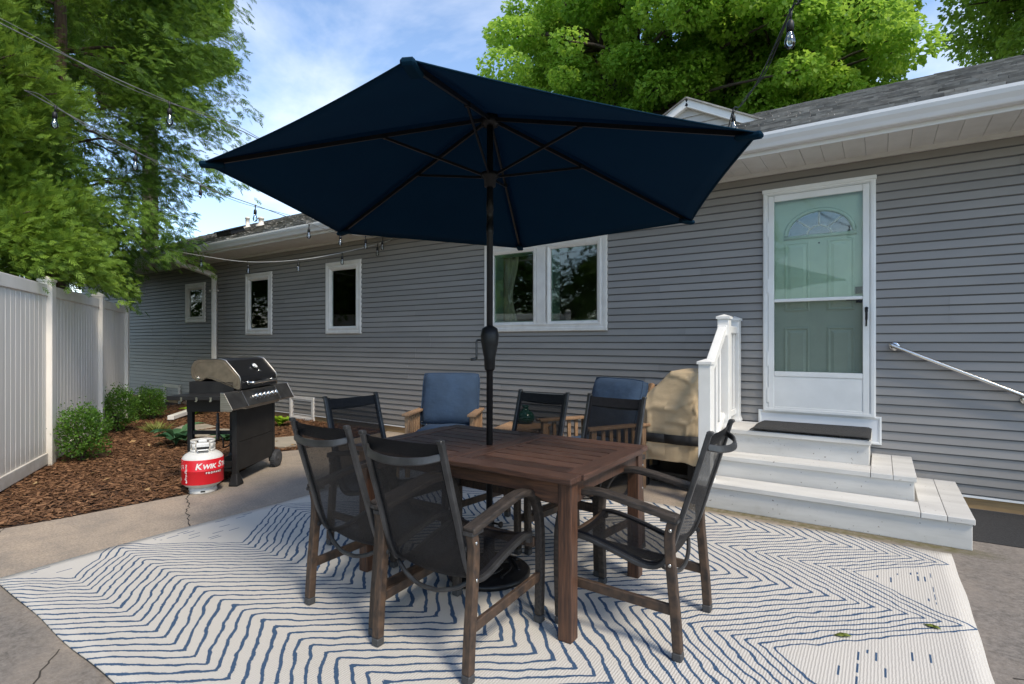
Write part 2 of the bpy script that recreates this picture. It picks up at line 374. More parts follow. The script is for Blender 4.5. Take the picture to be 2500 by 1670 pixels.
# concrete: aggregate speckle, large stains
m, t, b, o = base('patio concrete'); v = coords(t, rnd_shift=False)
big = noise(t, v, .55, 5, .6); mid = noise(t, v, 4.5, 6, .65); fine = noise(t, v, 62, 4, .75)
col = mixc(t, ramp(t, big, .40, .62), (.43,.34,.255), (.29,.245,.20)); col = mixc(t, ramp(t, mid, .45, .72, 0, .55), col, (.165,.148,.132))
col = mixc(t, ramp(t, fine, .42, .62, 0, .55), col, (.15,.125,.10)); col = mixc(t, ramp(t, noise(t, v, 140, 2), .60, .72, 0, .6), col, (.52,.48,.42))
sxc = t.nodes.new('ShaderNodeSeparateXYZ'); t.links.new(v, sxc.inputs[0]); wob_ = mth(t, 'MULTIPLY', mth(t, 'SUBTRACT', noise(t, v, 1.6, 5, .65), .5), 1.5)
worn = mth(t, 'MAXIMUM', ramp(t, mth(t, 'ADD', sxc.outputs[1], wob_), 1.15, .65), ramp(t, mth(t, 'ADD', sxc.outputs[0], wob_), -.5, .5))
grey = mixc(t, ramp(t, noise(t, v, 30, 5, .8), .40, .62), (.205,.185,.168), (.085,.078,.072)); grey = mixc(t, ramp(t, noise(t, v, 3, 5), .45, .7, 0, .6), grey, (.23,.20,.175))
col = mixc(t, mth(t, 'MULTIPLY', worn, .85), col, grey)
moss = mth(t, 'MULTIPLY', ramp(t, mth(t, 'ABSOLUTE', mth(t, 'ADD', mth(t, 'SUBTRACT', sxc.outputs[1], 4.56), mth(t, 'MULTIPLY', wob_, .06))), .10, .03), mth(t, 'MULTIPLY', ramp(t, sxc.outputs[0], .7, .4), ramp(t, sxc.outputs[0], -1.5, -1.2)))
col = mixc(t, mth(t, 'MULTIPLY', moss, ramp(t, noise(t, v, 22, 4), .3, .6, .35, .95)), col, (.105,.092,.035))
t.links.new(col, b.inputs['Base Color']); b.inputs['Roughness'].default_value = .92
bump(t, b, fine, .5, .006); M['concrete'] = m
# woven rug with zigzag print
m, t, b, o = base('woven rug'); tcn = t.nodes.new('ShaderNodeTexCoord'); sx = t.nodes.new('ShaderNodeSeparateXYZ'); t.links.new(tcn.outputs['Object'], sx.inputs[0])
X, Y = sx.outputs[0], sx.outputs[1]
fc = t.nodes.new('ShaderNodeFloatCurve'); t.links.new(mth(t, 'DIVIDE', mth(t, 'SUBTRACT', Y, .9), 3.53), fc.inputs['Value'])
kn = [(.9,0),(1.16,.33),(1.5,-.08),(2.0,.60),(2.63,0),(3.33,.76),(3.77,.24),(4.21,.74),(4.43,.52)]
cv = fc.mapping.curves[0]
fc.mapping.use_clip = False
for i, (y, p) in enumerate(kn):
    px_, py_ = (y-.9)/3.53, (p+.2)
    if i == 0: pt = cv.points[0]; pt.location = (px_, py_)
    elif i == len(kn)-1: pt = cv.points[-1]; pt.location = (px_, py_)
    else: pt = cv.points.new(px_, py_)
for pt in cv.points: pt.handle_type = 'VECTOR'
fc.mapping.update()
P_ = mth(t, 'SUBTRACT', fc.outputs[0], .2)
def n2(sc, amp, det=2):
    n = t.nodes.new('ShaderNodeTexNoise'); n.inputs['Scale'].default_value = sc; n.inputs['Detail'].default_value = det
    t.links.new(tcn.outputs['Object'], n.inputs['Vector']); return mth(t, 'MULTIPLY', mth(t, 'SUBTRACT', n.outputs[0], .5), amp)
f0 = mth(t, 'SUBTRACT', X, P_)                      # -4.14 (left) .. -0.39 (right)
f1 = mth(t, 'ADD', mth(t, 'ADD', f0, n2(4.6, .100)), n2(14, .026))
xq = mth(t, 'ADD', f1, 2.3)
g = mth(t, 'ADD', mth(t, 'MULTIPLY', xq, .84), mth(t, 'MULTIPLY', mth(t, 'POWER', mth(t, 'ABSOLUTE', xq), 3.0), mth(t, 'MULTIPLY', mth(t, 'SIGN', xq), .0455)))   # wider spacing mid-rug
ph = mth(t, 'FRACT', mth(t, 'DIVIDE', mth(t, 'ADD', g, 4.20), .0800))
dl = mth(t, 'ABSOLUTE', mth(t, 'SUBTRACT', ph, .5))
tooth = n2(150, .16, 1)
line = mth(t, 'LESS_THAN', mth(t, 'ADD', dl, tooth), .130)
inside = mth(t, 'MULTIPLY', mth(t, 'GREATER_THAN', f1, -4.185), mth(t, 'LESS_THAN', f1, -.345))
line = mth(t, 'MULTIPLY', line, inside)
cellx = mth(t, 'DIVIDE', X, .032); celly = mth(t, 'DIVIDE', Y, .105)
col_id = mth(t, 'FLOOR', cellx); wn0 = t.nodes.new('ShaderNodeTexWhiteNoise'); wn0.noise_dimensions = '1D'; t.links.new(col_id, wn0.inputs['W'])
celly = mth(t, 'ADD', celly, mth(t, 'MULTIPLY', wn0.outputs[0], 5.0))
wn = t.nodes.new('ShaderNodeTexWhiteNoise'); wn.noise_dimensions = '2D'; cc = t.nodes.new('ShaderNodeCombineXYZ')
t.links.new(col_id, cc.inputs[0]); t.links.new(mth(t, 'FLOOR', celly), cc.inputs[1]); t.links.new(cc.outputs[0], wn.inputs['Vector'])
dash = mth(t, 'GREATER_THAN', wn.outputs[0], .79)
dash = mth(t, 'MULTIPLY', dash, mth(t, 'LESS_THAN', mth(t, 'ABSOLUTE', mth(t, 'SUBTRACT', mth(t, 'FRACT', cellx), .5)), .13))
dash = mth(t, 'MULTIPLY', dash, mth(t, 'LESS_THAN', mth(t, 'ABSOLUTE', mth(t, 'SUBTRACT', mth(t, 'FRACT', celly), .5)), .36))
outs = mth(t, 'ADD', mth(t, 'MULTIPLY', mth(t, 'LESS_THAN', f0, -4.25), mth(t, 'GREATER_THAN', X, -4.13)),
           mth(t, 'MULTIPLY', mth(t, 'GREATER_THAN', f0, -.28), mth(t, 'LESS_THAN', X, .24)))
dash = mth(t, 'MULTIPLY', dash, outs)
blue = mth(t, 'MINIMUM', mth(t, 'ADD', line, dash), 1.0)
wv = t.nodes.new('ShaderNodeTexWave'); wv.wave_type = 'BANDS'; wv.bands_direction = 'X'; wv.inputs['Scale'].default_value = 26; wv.inputs['Distortion'].default_value = 2.5
wv.inputs['Detail'].default_value = 2; wv.inputs['Detail Scale'].default_value = 3; t.links.new(tcn.outputs['Object'], wv.inputs['Vector'])
nz = t.nodes.new('ShaderNodeTexNoise'); nz.inputs['Scale'].default_value = 210; t.links.new(tcn.outputs['Object'], nz.inputs['Vector'])
bgc = mixc(t, ramp(t, wv.outputs[1], .1, .9), (.515,.485,.44), (.55,.518,.472)); bgc = mixc(t, ramp(t, nz.outputs[0], .35, .7, 0, .5), bgc, (.48,.45,.41))
soil_ = mixc(t, ramp(t, n2(2.2, 1, 4), -.05, .25, 0, .22), bgc, (.42,.40,.37))
blc = mixc(t, ramp(t, nz.outputs[0], .35, .65), (.042,.090,.170), (.026,.060,.120))
t.links.new(mixc(t, blue, soil_, blc), b.inputs['Base Color']); b.inputs['Roughness'].default_value = .95
bump(t, b, mth(t, 'ADD', wv.outputs[1], nz.outputs[0]), .5, .003); M['rug'] = m
# ------------------------------------------------------------------ ground, patio, beds
def sheet(name, poly, z0, z1, mat, parent=None, kind='structure'):
    b = MB(); b.prism(poly, lambda a, c, t: (a, c, t), z0, z1); return b.build(name, mat, parent, kind=kind)
sheet('ground', [(-300,-300),(300,-300),(300,300),(-300,300)], -.6, -.09, M['soil'])
PAT = [(-5.36,-4),(7,-4),(7,5.79),(-6.25,5.79),(-6.12,4.6),(-6.10,4.15),(-6.22,3.88),(-5.9,3.5),(-5.42,2.9),(-5.20,2.62),(-5.14,2.40),(-5.2,1.95),(-5.25,1.5),(-5.33,1.15)]
patio = sheet('patio', PAT, -.10, 0, M['concrete'])
asphalt = sheet('asphalt_strip', [(.50,4.84),(7,5.1),(7,5.76),(.50,5.76)], .001, .005, M['asphalt'])
crk = pm('dark crack', (.05,.042,.035), rough=1)  # dark brown-grey colour of the thin crack strips
def crack(pts, w_):
    b = MB(); P = []
    r_ = random.Random(3)
    for i in range(len(pts)-1):
        p, q = Vector((*pts[i],0)), Vector((*pts[i+1],0)); n = max(2, int((q-p).length/.035))
        for k in range(n): 
            c = p.lerp(q, k/n); P.append(c + Vector((r_.uniform(-.012,.012), r_.uniform(-.012,.012), 0)))
    P.append(Vector((*pts[-1],0)))
    vs_ = []
    for i, c in enumerate(P):
        t = (P[min(i+1,len(P)-1)]-P[max(i-1,0)]).normalized(); sd_ = Vector((-t.y,t.x,0))*w_*r_.uniform(.35,1)
        vs_ += [(c.x-sd_.x,c.y-sd_.y,.0015),(c.x+sd_.x,c.y+sd_.y,.0015)]
    b.add(vs_, [(2*i,2*i+1,2*i+3,2*i+2) for i in range(len(P)-1)]); return b.build('crack', crk, patio, recalc=False)
crack([(-5.12,2.40),(-4.98,2.31),(-4.83,2.25),(-4.70,2.20),(-4.58,2.1),(-4.48,2.09),(-4.37,2.04),(-4.2,1.96)], .0055)
crack([(-3.0,.86),(-2.8,.72),(-2.6,.66),(-2.2,.45)], .004)
crack([(.45,2.95),(.7,3.05),(1.1,3.0)], .006)
crack([(-5.3,1.2),(-4.9,1.0),(-4.3,.7),(-3.6,.1)], .004)
# mulch bed
fdir = Vector((-1.84,1.09,0)).normalized()
F1, F2 = Vector((-7.57,2.06,0)), Vector((-9.41,3.15,0)); F3 = F1 + (F2-F1)*1.8
bed = [(-5.0,2.5),(-5.3,1.1),(-5.36,-1.2),(-5.0,-2.0),(-2,-3)]
MUL = [(-5.34,-3.9),(-5.30,1.15),(-5.22,1.5),(-5.17,1.95),(-5.11,2.40),(-5.17,2.64),(-5.4,2.92),(-5.87,3.52),(-6.19,3.9),(-6.07,4.15),(-6.09,4.6),(-6.22,5.78),(-16,5.78),(-16,-3.9)]
def inside(px, py, poly):
    c = np.zeros(px.shape, bool); n = len(poly)
    for i in range(n):
        (x0,y0),(x1,y1) = poly[i], poly[(i+1)%n]
        with np.errstate(divide='ignore', invalid='ignore'):
            k = ((y0 > py) != (y1 > py)) & (px < (x1-x0)*(py-y0)/(y1-y0+1e-12)+x0)
        c ^= k
    return c
mulch = sheet('mulch_bed', MUL, -.12, .002, M['mulch'])
rg = np.random.default_rng(5)
n = 130000; cx = rg.uniform(-12.5,-5.05,n); cy = rg.uniform(.2,5.75,n)
sidef = (cx-F1.x)*(-fdir.y) + (cy-F1.y)*fdir.x      # left of the fence line
keep = inside(cx, cy, MUL) & (sidef < .06) & (rg.random(n) < np.clip(1.5-np.hypot(cx+5,cy-2)/7, .25, 1))
cx, cy = cx[keep], cy[keep]; n = len(cx)
a = rg.uniform(0, 2*PI, n); tl = rg.normal(0, .16, n)
A = np.stack([np.cos(a), np.sin(a), tl], 1); Nn = np.stack([rg.normal(0,.3,n), rg.normal(0,.3,n), np.ones(n)], 1)
L = np.clip(rg.lognormal(-3.35, .40, n), .012, .075); W = L*rg.uniform(.14,.45,n)
T = [[(-.5,-.42,0),(.45,-.5,0),(.5,.4,.0),(-.42,.5,0)],[(-.5,-.42,-.15),(.45,-.5,-.15),(.45,-.5,0),(-.5,-.42,0)]]
tn = np.clip(rg.beta(1.1,3.8,n) + (rg.random(n) < .03)*.5, 0, 1)
me = scatter('mulch_chips', T, np.stack([cx, cy, .006+rg.random(n)*.022], 1), A, Nn, np.stack([L, W, W], 1), tn, M['chips'])
tag(mk('mulch_chips', me), 'brown shredded bark mulch covering the bed along the fence', 'mulch', kind='stuff')
def flagstone(name, label, pts):
    b = MB(); b.prism(pts, lambda a, c, t: (a, c, t), .0, .035); o = b.build(name, M['stone'], None, bevel=.008, seg=2)
    return tag(o, label, 'stone', 'stepping stones in the mulch')
flagstone('stepping_stone', 'flat tan stepping stone behind the grill wheel at patio edge', [(-6.50,3.98),(-6.26,4.08),(-6.22,4.42),(-6.42,4.62),(-6.86,4.60),(-7.0,4.25)])
flagstone('stepping_stone', 'flat tan stepping stone seen under the gas grill', [(-8.3,3.72),(-7.9,3.86),(-7.62,4.15),(-7.9,4.45),(-8.3,4.42),(-8.55,4.05)])
flagstone('stepping_stone', 'flat stepping stone by the tall-leaved plant beside the grass tuft', [(-8.95,3.95),(-8.6,4.1),(-8.65,4.45),(-9.05,4.5),(-9.2,4.2)])

# ------------------------------------------------------------------ house
house = thing('house', 'single storey house with grey vinyl siding, white eaves and shingle roof', 'house', (0,0,0))
WY = 5.80; XL, XR = -18.5, 3.6; ZB, DZ, NC = .105, .0778, 37; ZT = ZB + NC*DZ
OPEN = [(-12.51,-11.68,1.778,2.612), (-10.14,-9.275,1.498,2.662), (-7.70,-6.825,1.496,2.678), (-4.365,-2.602,1.492,2.638), (-.950,-.035,.690,2.818)]
# sheathing wall cut round the openings
b = MB(); xs = XL
for x0, x1, z0, z1 in OPEN:
    b.box(xs, x0+.03, WY, WY+.15, .02, 3.1); b.box(x0+.03, x1-.03, WY+.001, WY+.149, .02, z0+.03); b.box(x0+.03, x1-.03, WY+.001, WY+.149, z1-.03, 3.1); xs = x1-.03
b.box(xs, XR, WY, WY+.15, .02, 3.1)
b.box(XL, XL+.15, WY+.15, 15, .02, 3.1); b.box(XR-.15, XR, WY+.15, 15, .02, 3.1); b.box(XL, XR, 14.85, 15, .021, 3.1)
b.build('wall', M['core'], house)
b = MB(); b.box(XL+.15, XR-.15, WY+.151, 14.84, .40, .45); b.box(XL+.15, XR-.15, WY+.151, 14.84, 2.95, 3.0); b.box(XL+.16, XR-.16, 9.2, 9.3, .45, 2.95)
for x in (-11.0,-8.6,-5.2,-1.4): b.box(x, x+.1, WY+.151, 9.2, .451, 2.949)
b.build('interior', M['room'], house)
# siding: each course between openings and panel joints is a board
rs = random.Random(11); nb = 0
def siding_board(x0, x1, z0, z1, zc, parent, mat, y0=WY, dz=DZ, proud=0):
    k = lambda z: -(.021 - .017*(z-zc)/dz) - proud
    g_ = .0120 if abs(z0-zc) < 1e-6 else 0
    za = z0+g_; b = MB()
    b.prism([(y0+k(za), za),(y0+k(z1), z1),(y0-.0005, z1),(y0-.0005, za)], lambda y, z, t: (t, y, z), x0, x1)
    return b.build('siding_board', mat, parent)
joints = {}
for c in range(NC):
    z0, z1 = ZB + c*DZ, ZB + (c+1)*DZ
    grp = c // 3
    if grp not in joints:
        off = rs.uniform(0, 3.66); joints[grp] = [XL + off + k*3.66 for k in range(-1, 8)]
    cuts = [(x0, x1, max(z0, a), min(z1, e)) for x0, x1, a, e in OPEN if a < z1-.002 and e > z0+.002]
    xs = XL; segs = []
    for x0, x1, a, e in cuts:
        segs.append((xs, x0, z0, z1))
        if a > z0+.003: segs.append((x0, x1, z0, a))
        if e < z1-.003: segs.append((x0, x1, e, z1))
        xs = x1
    segs.append((xs, XR, z0, z1))
    for x0, x1, a, e in segs:
        js = [j for j in joints[grp] if x0+.25 < j < x1-.25]; ed = [x0]+js+[x1]
        for i in range(len(ed)-1):
            siding_board(ed[i]+(.0004 if i else 0), ed[i+1]+(.02 if i < len(ed)-2 else 0), a, e, z0, house, M['siding'], proud=.0035*(i % 2)); nb += 1
b = MB(); b.box(XL, XR, WY-.024, WY-.0006, .088, .1045); b.build('starter_strip', M['white'], house)
b = MB(); b.box(XL, XR, WY-.004, WY+.02, -.05, .0875); b.build('sill_board', M['sillwood'], house)
# soffit, channel, fascia, gutter
b = MB(); b.prism([(WY-.034,2.986),(WY-.0006,2.986),(WY-.0006,3.024),(WY-.034,3.024),(WY-.034,3.0)], lambda y, z, t: (t, y, z), XL-.3, XR); b.build('soffit_channel', M['soffit'], house)
x = XL-.3; PW = .158; x_first = -.424 - 17*PW
b = MB(); k = 0
while x_first - (k+1)*PW > XL-.3: 
    b.box(x_first-(k+1)*PW+.002, x_first-k*PW-.001, 5.19, WY-.03, 3.025, 3.032); k += 1
o = b.build('soffit_panels', M['soffit'], house, kind='stuff')
sp0 = None; x = x_first
while x < XR:
    if sp0 is None:
        b = MB(); b.prism([(.0008,0),(.003,-.003),(PW-.0035,-.003),(PW-.0012,0),(PW-.0012,.006),(.0008,.006)], lambda a, z, t: (a, t, z+3.025), 5.19, WY-.03)
        sp0 = b.build('soffit_panel', M['soffit'], house); sp0.location.x = x
    else:
        o = sp0.copy(); COL.objects.link(o); o.location.x = x
    x += PW
b = MB(); b.box(XL-.3, XR+.3, 5.175, 5.189, 3.0, 3.165); b.build('fascia', M['gutter'], house)
b = MB(); b.box(XL-.3, XR+.3, 5.19, WY, 3.04, 3.05); b.build('eave_deck', M['core'], house)
gp = [(5.174,3.152),(5.174,3.035),(5.105,3.035),(5.098,3.042),(5.085,3.068),(5.06,3.10),(5.05,3.128),(5.05,3.152),(5.064,3.152),(5.064,3.143),(5.056,3.143)]
gin = [(5.058,3.130),(5.068,3.104),(5.092,3.071),(5.104,3.047),(5.167,3.047),(5.167,3.150)]
b = MB(); b.prism(gp[:9]+[(5.064,3.146),(5.058,3.146)]+gin, lambda y, z, t: (t, y, z), XL-.3, XR+.3); b.build('gutter', M['gutter'], house)
# roof
SL = .4226; EY, EZ, RY = 5.13, 3.172, 10.0; RZ = EZ + SL*(RY-EY); ang = math.atan(SL); cs, sn = math.cos(ang), math.sin(ang)
roof = MB().prism([(EY,EZ-.012),(RY,RZ-.012),(15.3,RZ-.012-SL*5.3),(15.3,RZ-.10-SL*5.3),(RY,RZ-.10),(EY,EZ-.03)], lambda y, z, t: (t, y, z), XL-.35, XR+.35).build('roof', M['ridge'], house)
def rp(x, s_, h): return (x, EY + s_*cs - h*sn, EZ + s_*sn + h*cs)
EXP = .142; LEN = (RY-EY)/cs; rows = int(LEN/EXP); tabs = []
r2 = random.Random(21)
for i in range(rows):
    x = XL-.36 + r2.uniform(-.3,0)
    while x < XR+.36:
        wd = r2.choice([.13,.17,.21,.27,.33,.4]); tabs.append((x, min(x+wd, XR+.37), i*EXP - .02, r2.uniform(.008,.034))); x += wd
def cam_d(tb):
    p = rp((tb[0]+tb[1])/2, tb[2], 0); dx, dy, dz = p[0], p[1], p[2]-1.36
    dep = -.5619*dx + .8272*dy; u = (.8272*dx + .5619*dy)/max(dep, .01)
    return (0 if .30 < u < .99 else 50) + math.sqrt(dx*dx+dy*dy+dz*dz)
tabs.sort(key=cam_d)
def tab_mesh(b, x0, x1, s0, h, jag=True):
    e = .004
    sh = r2.uniform(-.006,.006) if jag else 0
    b.add([rp(x0+.002,s0+sh,h+.006),rp(x1-.002,s0+sh+r2.uniform(-.003,.003),h+.006),rp(x1-.002,s0+EXP+.03,.0),rp(x0+.002,s0+EXP+.03,.0),
           rp(x0+.002,s0+sh,-.002),rp(x1-.002,s0+sh,-.002)], [(0,1,2,3),(4,5,1,0),(4,0,3),(5,2,1)])
for tb in tabs[:290]:
    b = MB(); tab_mesh(b, *tb); b.build('shingle', M['shingle'], roof)
mats = []
for k, (c1, c2) in enumerate([((.30,.285,.26),(.18,.17,.155)),((.21,.20,.18),(.13,.122,.11)),((.36,.345,.315),(.22,.21,.19))]):
    mats.append(pm('asphalt shingle blend %d' % (k+1), c1, c2, rough=.95, scale=9, detail=8, bs=.6, bscale=160, bd=.004))
b = MB(); mi = []
for tb in tabs[290:]:
    tab_mesh(b, *tb); mi += [r2.randrange(3)]*4
me = b.mesh('shingle_field', mats[0])
for mm in mats[1:]: me.materials.append(mm)
me.polygons.foreach_set('material_index', mi); mk('shingle_field', me, roof, kind='stuff')
b = MB(); x = XL-.3
while x < XR+.3:
    h = r2.uniform(.018,.03)
    b.add([(x,RY-.15,RZ-.15*SL+h),(x+.27,RY-.15,RZ-.15*SL+h-.006),(x+.27,RY,RZ+h+.008),(x,RY,RZ+h+.014),(x,RY+.15,RZ-.15*SL+h),(x+.27,RY+.15,RZ-.15*SL+h-.006),(x,RY-.15,RZ-.15*SL),(x+.27,RY-.15,RZ-.15*SL)],
          [(0,1,2,3),(3,2,5,4),(6,7,1,0)]); x += .24
b.build('ridge_cap', M['ridge'], roof)
# roof furniture
for (x, y, z, r_, hh) in ((-14.3,8.2,4.45,.055,.27),(-12.4,7.45,4.13,.06,.20)):
    b = MB(); b.lathe([(r_*1.9,-.05),(r_*1.9,.05),(r_*1.2,.085),(r_,.09),(r_,hh),(r_*1.25,hh),(r_*1.25,hh+.035),(r_*.7,hh+.05)], 14, (x,y,z)); b.build('vent_pipe', M['trim'], roof)
b = MB(); b.beam(rp(-11.75,1.2,.07), rp(-11.2,1.2,.07), .34, .10, (0,-sn,cs)); b.beam(rp(-11.8,1.2,.13), rp(-11.15,1.2,.13), .40, .03, (0,-sn,cs)); b.build('box_vent', M['blackmetal'], roof, bevel=.015)
# small cross gable
gx, gz, gy = -2.18, 4.60, 7.5; gs = .54; gw = .84
gab = MB().add([(gx-gw,gy,gz-gs*gw),(gx+gw,gy,gz-gs*gw),(gx,gy,gz),(gx-gw,10.5,gz-gs*gw),(gx+gw,10.5,gz-gs*gw),(gx,10.5,gz)],[(0,1,2),(3,5,4),(0,3,4,1)]).build('gable', M['beige'], house)
for k in range(6):
    z0 = gz-.07-k*.105; w0 = (gz-z0)/gs; w1 = max(.0, (gz-(z0+.105))/gs)
    if k == 0: w1 = 0.02
    b = MB(); b.add([(gx-w0,gy-.018,z0+.008),(gx+w0,gy-.018,z0+.008),(gx+w1,gy-.004,z0+.105),(gx-w1,gy-.004,z0+.105),(gx-w0,gy,z0+.008),(gx+w0,gy,z0+.008)],[(0,1,2,3),(4,5,1,0)]); b.build('siding_board', M['beige'], gab)
for sg in (-1, 1):
    b = MB(); b.beam((gx, gy-.04, gz+.012), (gx+sg*(gw+.1), gy-.04, gz-gs*(gw+.1)+.012), .07, .10, (0,0,1)); b.build('verge_trim', M['white'], gab)
    b = MB(); b.add([(gx,gy-.1,gz+.075),(gx+sg*(gw+.15),gy-.1,gz-gs*(gw+.15)+.075),(gx+sg*(gw+.15),10.5,gz-gs*(gw+.15)+.075),(gx,10.5,gz+.075)],[(0,1,2,3)]); b.build('gable_roof', M['shingle'], gab, solid=.02)
# windows
def window(x0, x1, z0, z1, lights, label=None):
    prof = [(0,WY-.002),(0,WY-.030),(.006,WY-.036),(.040,WY-.036),(.046,WY-.028),(.072,WY-.028),(.080,WY-.034),(.092,WY-.034),(.105,WY-.020),(.122,WY-.012),(.126,WY+.03)]
    win = MB().ring(x0, x1, z0, z1, prof).build('window', M['trim'], house)
    if label: win['label'] = label
    for i, (a, e) in enumerate(lights):
        b = MB(); b.ring(a-.05, e+.05, z0+.072, z1-.086, [(0,WY+.031),(0,WY-.026),(.018,WY-.032),(.034,WY-.022),(.050,WY-.012),(.050,WY+.031)]); b.build('sash', M['trim'], win)
        b = MB(); b.box(a, e, WY+.004, WY+.008, z0+.122, z1-.136); b.build('pane', M['glass'], win)
        b = MB(); b.ring(a-.045, e+.045, z0+.078, z1-.092, [(.04,WY+.012),(.055,WY+.03),(.055,WY+.20),(.0,WY+.205)]); b.build('jamb', M['sage'], win)
    return win
g_ = .135
for (x0,x1,z0,z1) in OPEN[:3]: window(x0, x1, z0, z1, [(x0+g_, x1-g_)])
x0,x1,z0,z1 = OPEN[3]; tw = window(x0, x1, z0, z1, [(-4.222,-3.612),(-3.358,-2.735)])
b = MB(); b.box(-3.555,-3.425,WY-.030,WY+.12,z0+.085,z1-.085); b.build('mullion', M['trim'], tw, bevel=.003)
def curtain(name, label, x0, x1, z0, z1):
    b = MB()
    def fn(u, v):
        x = x0 + (x1-x0)*u; y = WY + .245 + .02*math.sin(u*18) ; pinch = 1-.35*math.exp(-((v-.45)/.22)**2)
        return (x0 + (x-x0)*pinch, y, z0 + (z1-z0)*v)
    b.grid(24, 14, fn); return tag(b.build(name, M['curtain'], None), label, 'curtain', 'curtains inside the windows')
curtain('curtain', 'beige curtain inside the left light of the twin window', -4.28,-3.98,1.35,2.75)
curtain('curtain', 'pale curtain inside the tall window beside the twin window', -7.85,-7.42,1.35,2.75)
curtain('curtain', 'added pale curtain brightening the window above the gas grill', -10.35,-9.95,1.35,2.75)  # added curtain, put in to brighten this dark window
# white access frames low on the wall
def access_frame(x0, x1, z0, z1):
    f_ = MB().ring(x0, x1, z0, z1, [(0,WY-.004),(0,WY-.040),(.045,WY-.040),(.048,WY-.030),(.075,WY-.030),(.075,WY-.004)]).build('access_frame', M['trim'], house)
    return f_
access_frame(-8.70,-8.02,.0,.41); access_frame(-13.50,-12.77,-.08,.41)
# downspout
D0 = [(-11.47,5.11,3.03),(-11.47,5.11,2.97),(-11.44,5.20,2.90),(-11.36,5.45,2.82),(-11.26,5.66,2.74),(-11.22,5.73,2.66),(-11.22,5.735,2.5),(-11.22,5.735,.22),(-11.22,5.72,.14),(-11.2,5.6,.09)]
b = MB(); b.tube(smooth_pts(D0, 4), .062, 4, True); ds = b.build('downspout', M['trim'], house, bevel=.01)
b = MB(); b.beam((-11.18,5.60,.10),(-9.95,4.35,.075),.10,.075); b.build('extension', M['white'], ds, bevel=.008)
b = MB(); b.box(-11.30,-11.14,5.665,5.783,2.39,2.42); b.build('strap', M['trim'], ds)
for x, z in ((-12.70,.10),(-12.45,.03),(-12.2,.12),(-12.0,.02),(-11.75,.1)):
    b = MB(); b.box(x-.10,x+.10,5.73,5.79,z-.04,z+.04); b.build('foundation_stone', M['brick'], house, bevel=.02, seg=2)
# ------------------------------------------------------------------ entry: storm door, inner door
x0,x1,z0,z1 = OPEN[4]
sd_ = MB().ring(x0, x1, z0-.004, z1, [(0,WY-.002),(0,WY-.045),(.012,WY-.052),(.034,WY-.052),(.036,WY-.040),(.044,WY-.040),(.044,WY+.06)]).build('storm_door', M['white'], house)
b = MB(); b.box(x0-.006,x1+.006,WY-.060,WY-.012,z1-.020,z1+.016); b.build('head_drip', M['white'], sd_, bevel=.004)
dx0, dx1 = x0+.046, x1-.046; gx0, gx1 = -.852,-.133
for nm, a, e, c, d in (('stile',dx0,gx0,z0+.012,z1-.048),('stile',gx1,dx1,z0+.012,z1-.048),('rail',gx0,gx1,2.710,z1-.048),('rail',gx0,gx1,z0+.012,.740),('rail',gx0,gx1,1.030,1.078),('middle_bar',gx0,gx1,1.742,1.772)):
    b = MB(); b.box(a+.0004,e-.0004,WY-.046,WY-.014,c,d); b.build(nm, M['white'], sd_, bevel=.005, seg=2)
b = MB(); b.box(gx0,gx1,WY-.040,WY-.026,.741,1.029); b.build('kick_panel', M['white'], sd_)
b = MB(); b.box(gx0,gx1,WY-.034,WY-.030,1.773,2.709); b.build('glass_pane', M['stormglass'], sd_)
b = MB(); b.add([(gx0,WY-.030,1.079),(gx1,WY-.030,1.079),(gx1,WY-.030,1.741),(gx0,WY-.030,1.741)],[(0,1,2,3)]); b.build('insect_screen', M['screen'], sd_)
b = MB(); b.tube(smooth_pts([(-.104,WY-.055,1.665),(-.104,WY-.085,1.63),(-.104,WY-.082,1.58),(-.106,WY-.070,1.50)],5),[.012]*6+[.010]*6+[.007]*4,8); b.lathe([(.014,-.05),(.014,-.044)],10,(-.104,WY,1.66),axis='Y'); b.build('handle', M['blackmetal'], sd_)
for z in (2.45,1.9,1.2,.85):
    b = MB(); b.box(x0+.036,x0+.052,WY-.056,WY-.046,z-.07,z+.07); b.build('hinge', M['white'], sd_)
ed = MB().box(x0+.045,x1-.045,WY+.03,WY+.075,z0+.02,z1-.045).build('entry_door', M['door'], house)
def raised(x0_, x1_, z0_, z1_):
    b = MB(); b.ring(x0_, x1_, z0_, z1_, [(0,WY+.0295),(0,WY+.022),(.012,WY+.017),(.024,WY+.026),(.030,WY+.0265),(.055,WY+.018)]); 
    b.add([(x0_+.055,WY+.018,z0_+.055),(x1_-.055,WY+.018,z0_+.055),(x1_-.055,WY+.018,z1_-.055),(x0_+.055,WY+.018,z1_-.055)],[(0,1,2,3)]); b.build('door_panel', M['door'], ed)
for a, e in ((-.772,-.557),(-.412,-.195)):
    raised(a, e, 1.655, 2.315); raised(a, e, .86, 1.50)
fx, fz, fr, frz = -.478, 2.375, .258, .205
def arc(r_, rz, a0=0, a1=PI, n=28): return [(fx+r_*math.cos(a0+(a1-a0)*k/n), fz+rz*math.sin(a0+(a1-a0)*k/n)) for k in range(n+1)]
b = MB(); b.tube([(x, WY+.02, z) for x, z in arc(fr+.022, frz+.022)], .018, 6); b.tube([(fx-fr-.04,WY+.02,fz-.018),(fx+fr+.04,WY+.02,fz-.018)], .018, 6); b.build('fanlight_frame', M['door'], ed)
b = MB(); pts = arc(fr, frz); b.add([(x,WY+.024,z) for x, z in pts],[tuple(range(len(pts)))]); b.build('fanlight_pane', M['fanglass'], ed)
b = MB(); pts = arc(fr, frz); b.add([(x,WY+.0285,z) for x, z in pts],[tuple(range(len(pts)))]); b.build('fanlight_back', M['blackmetal'], ed)
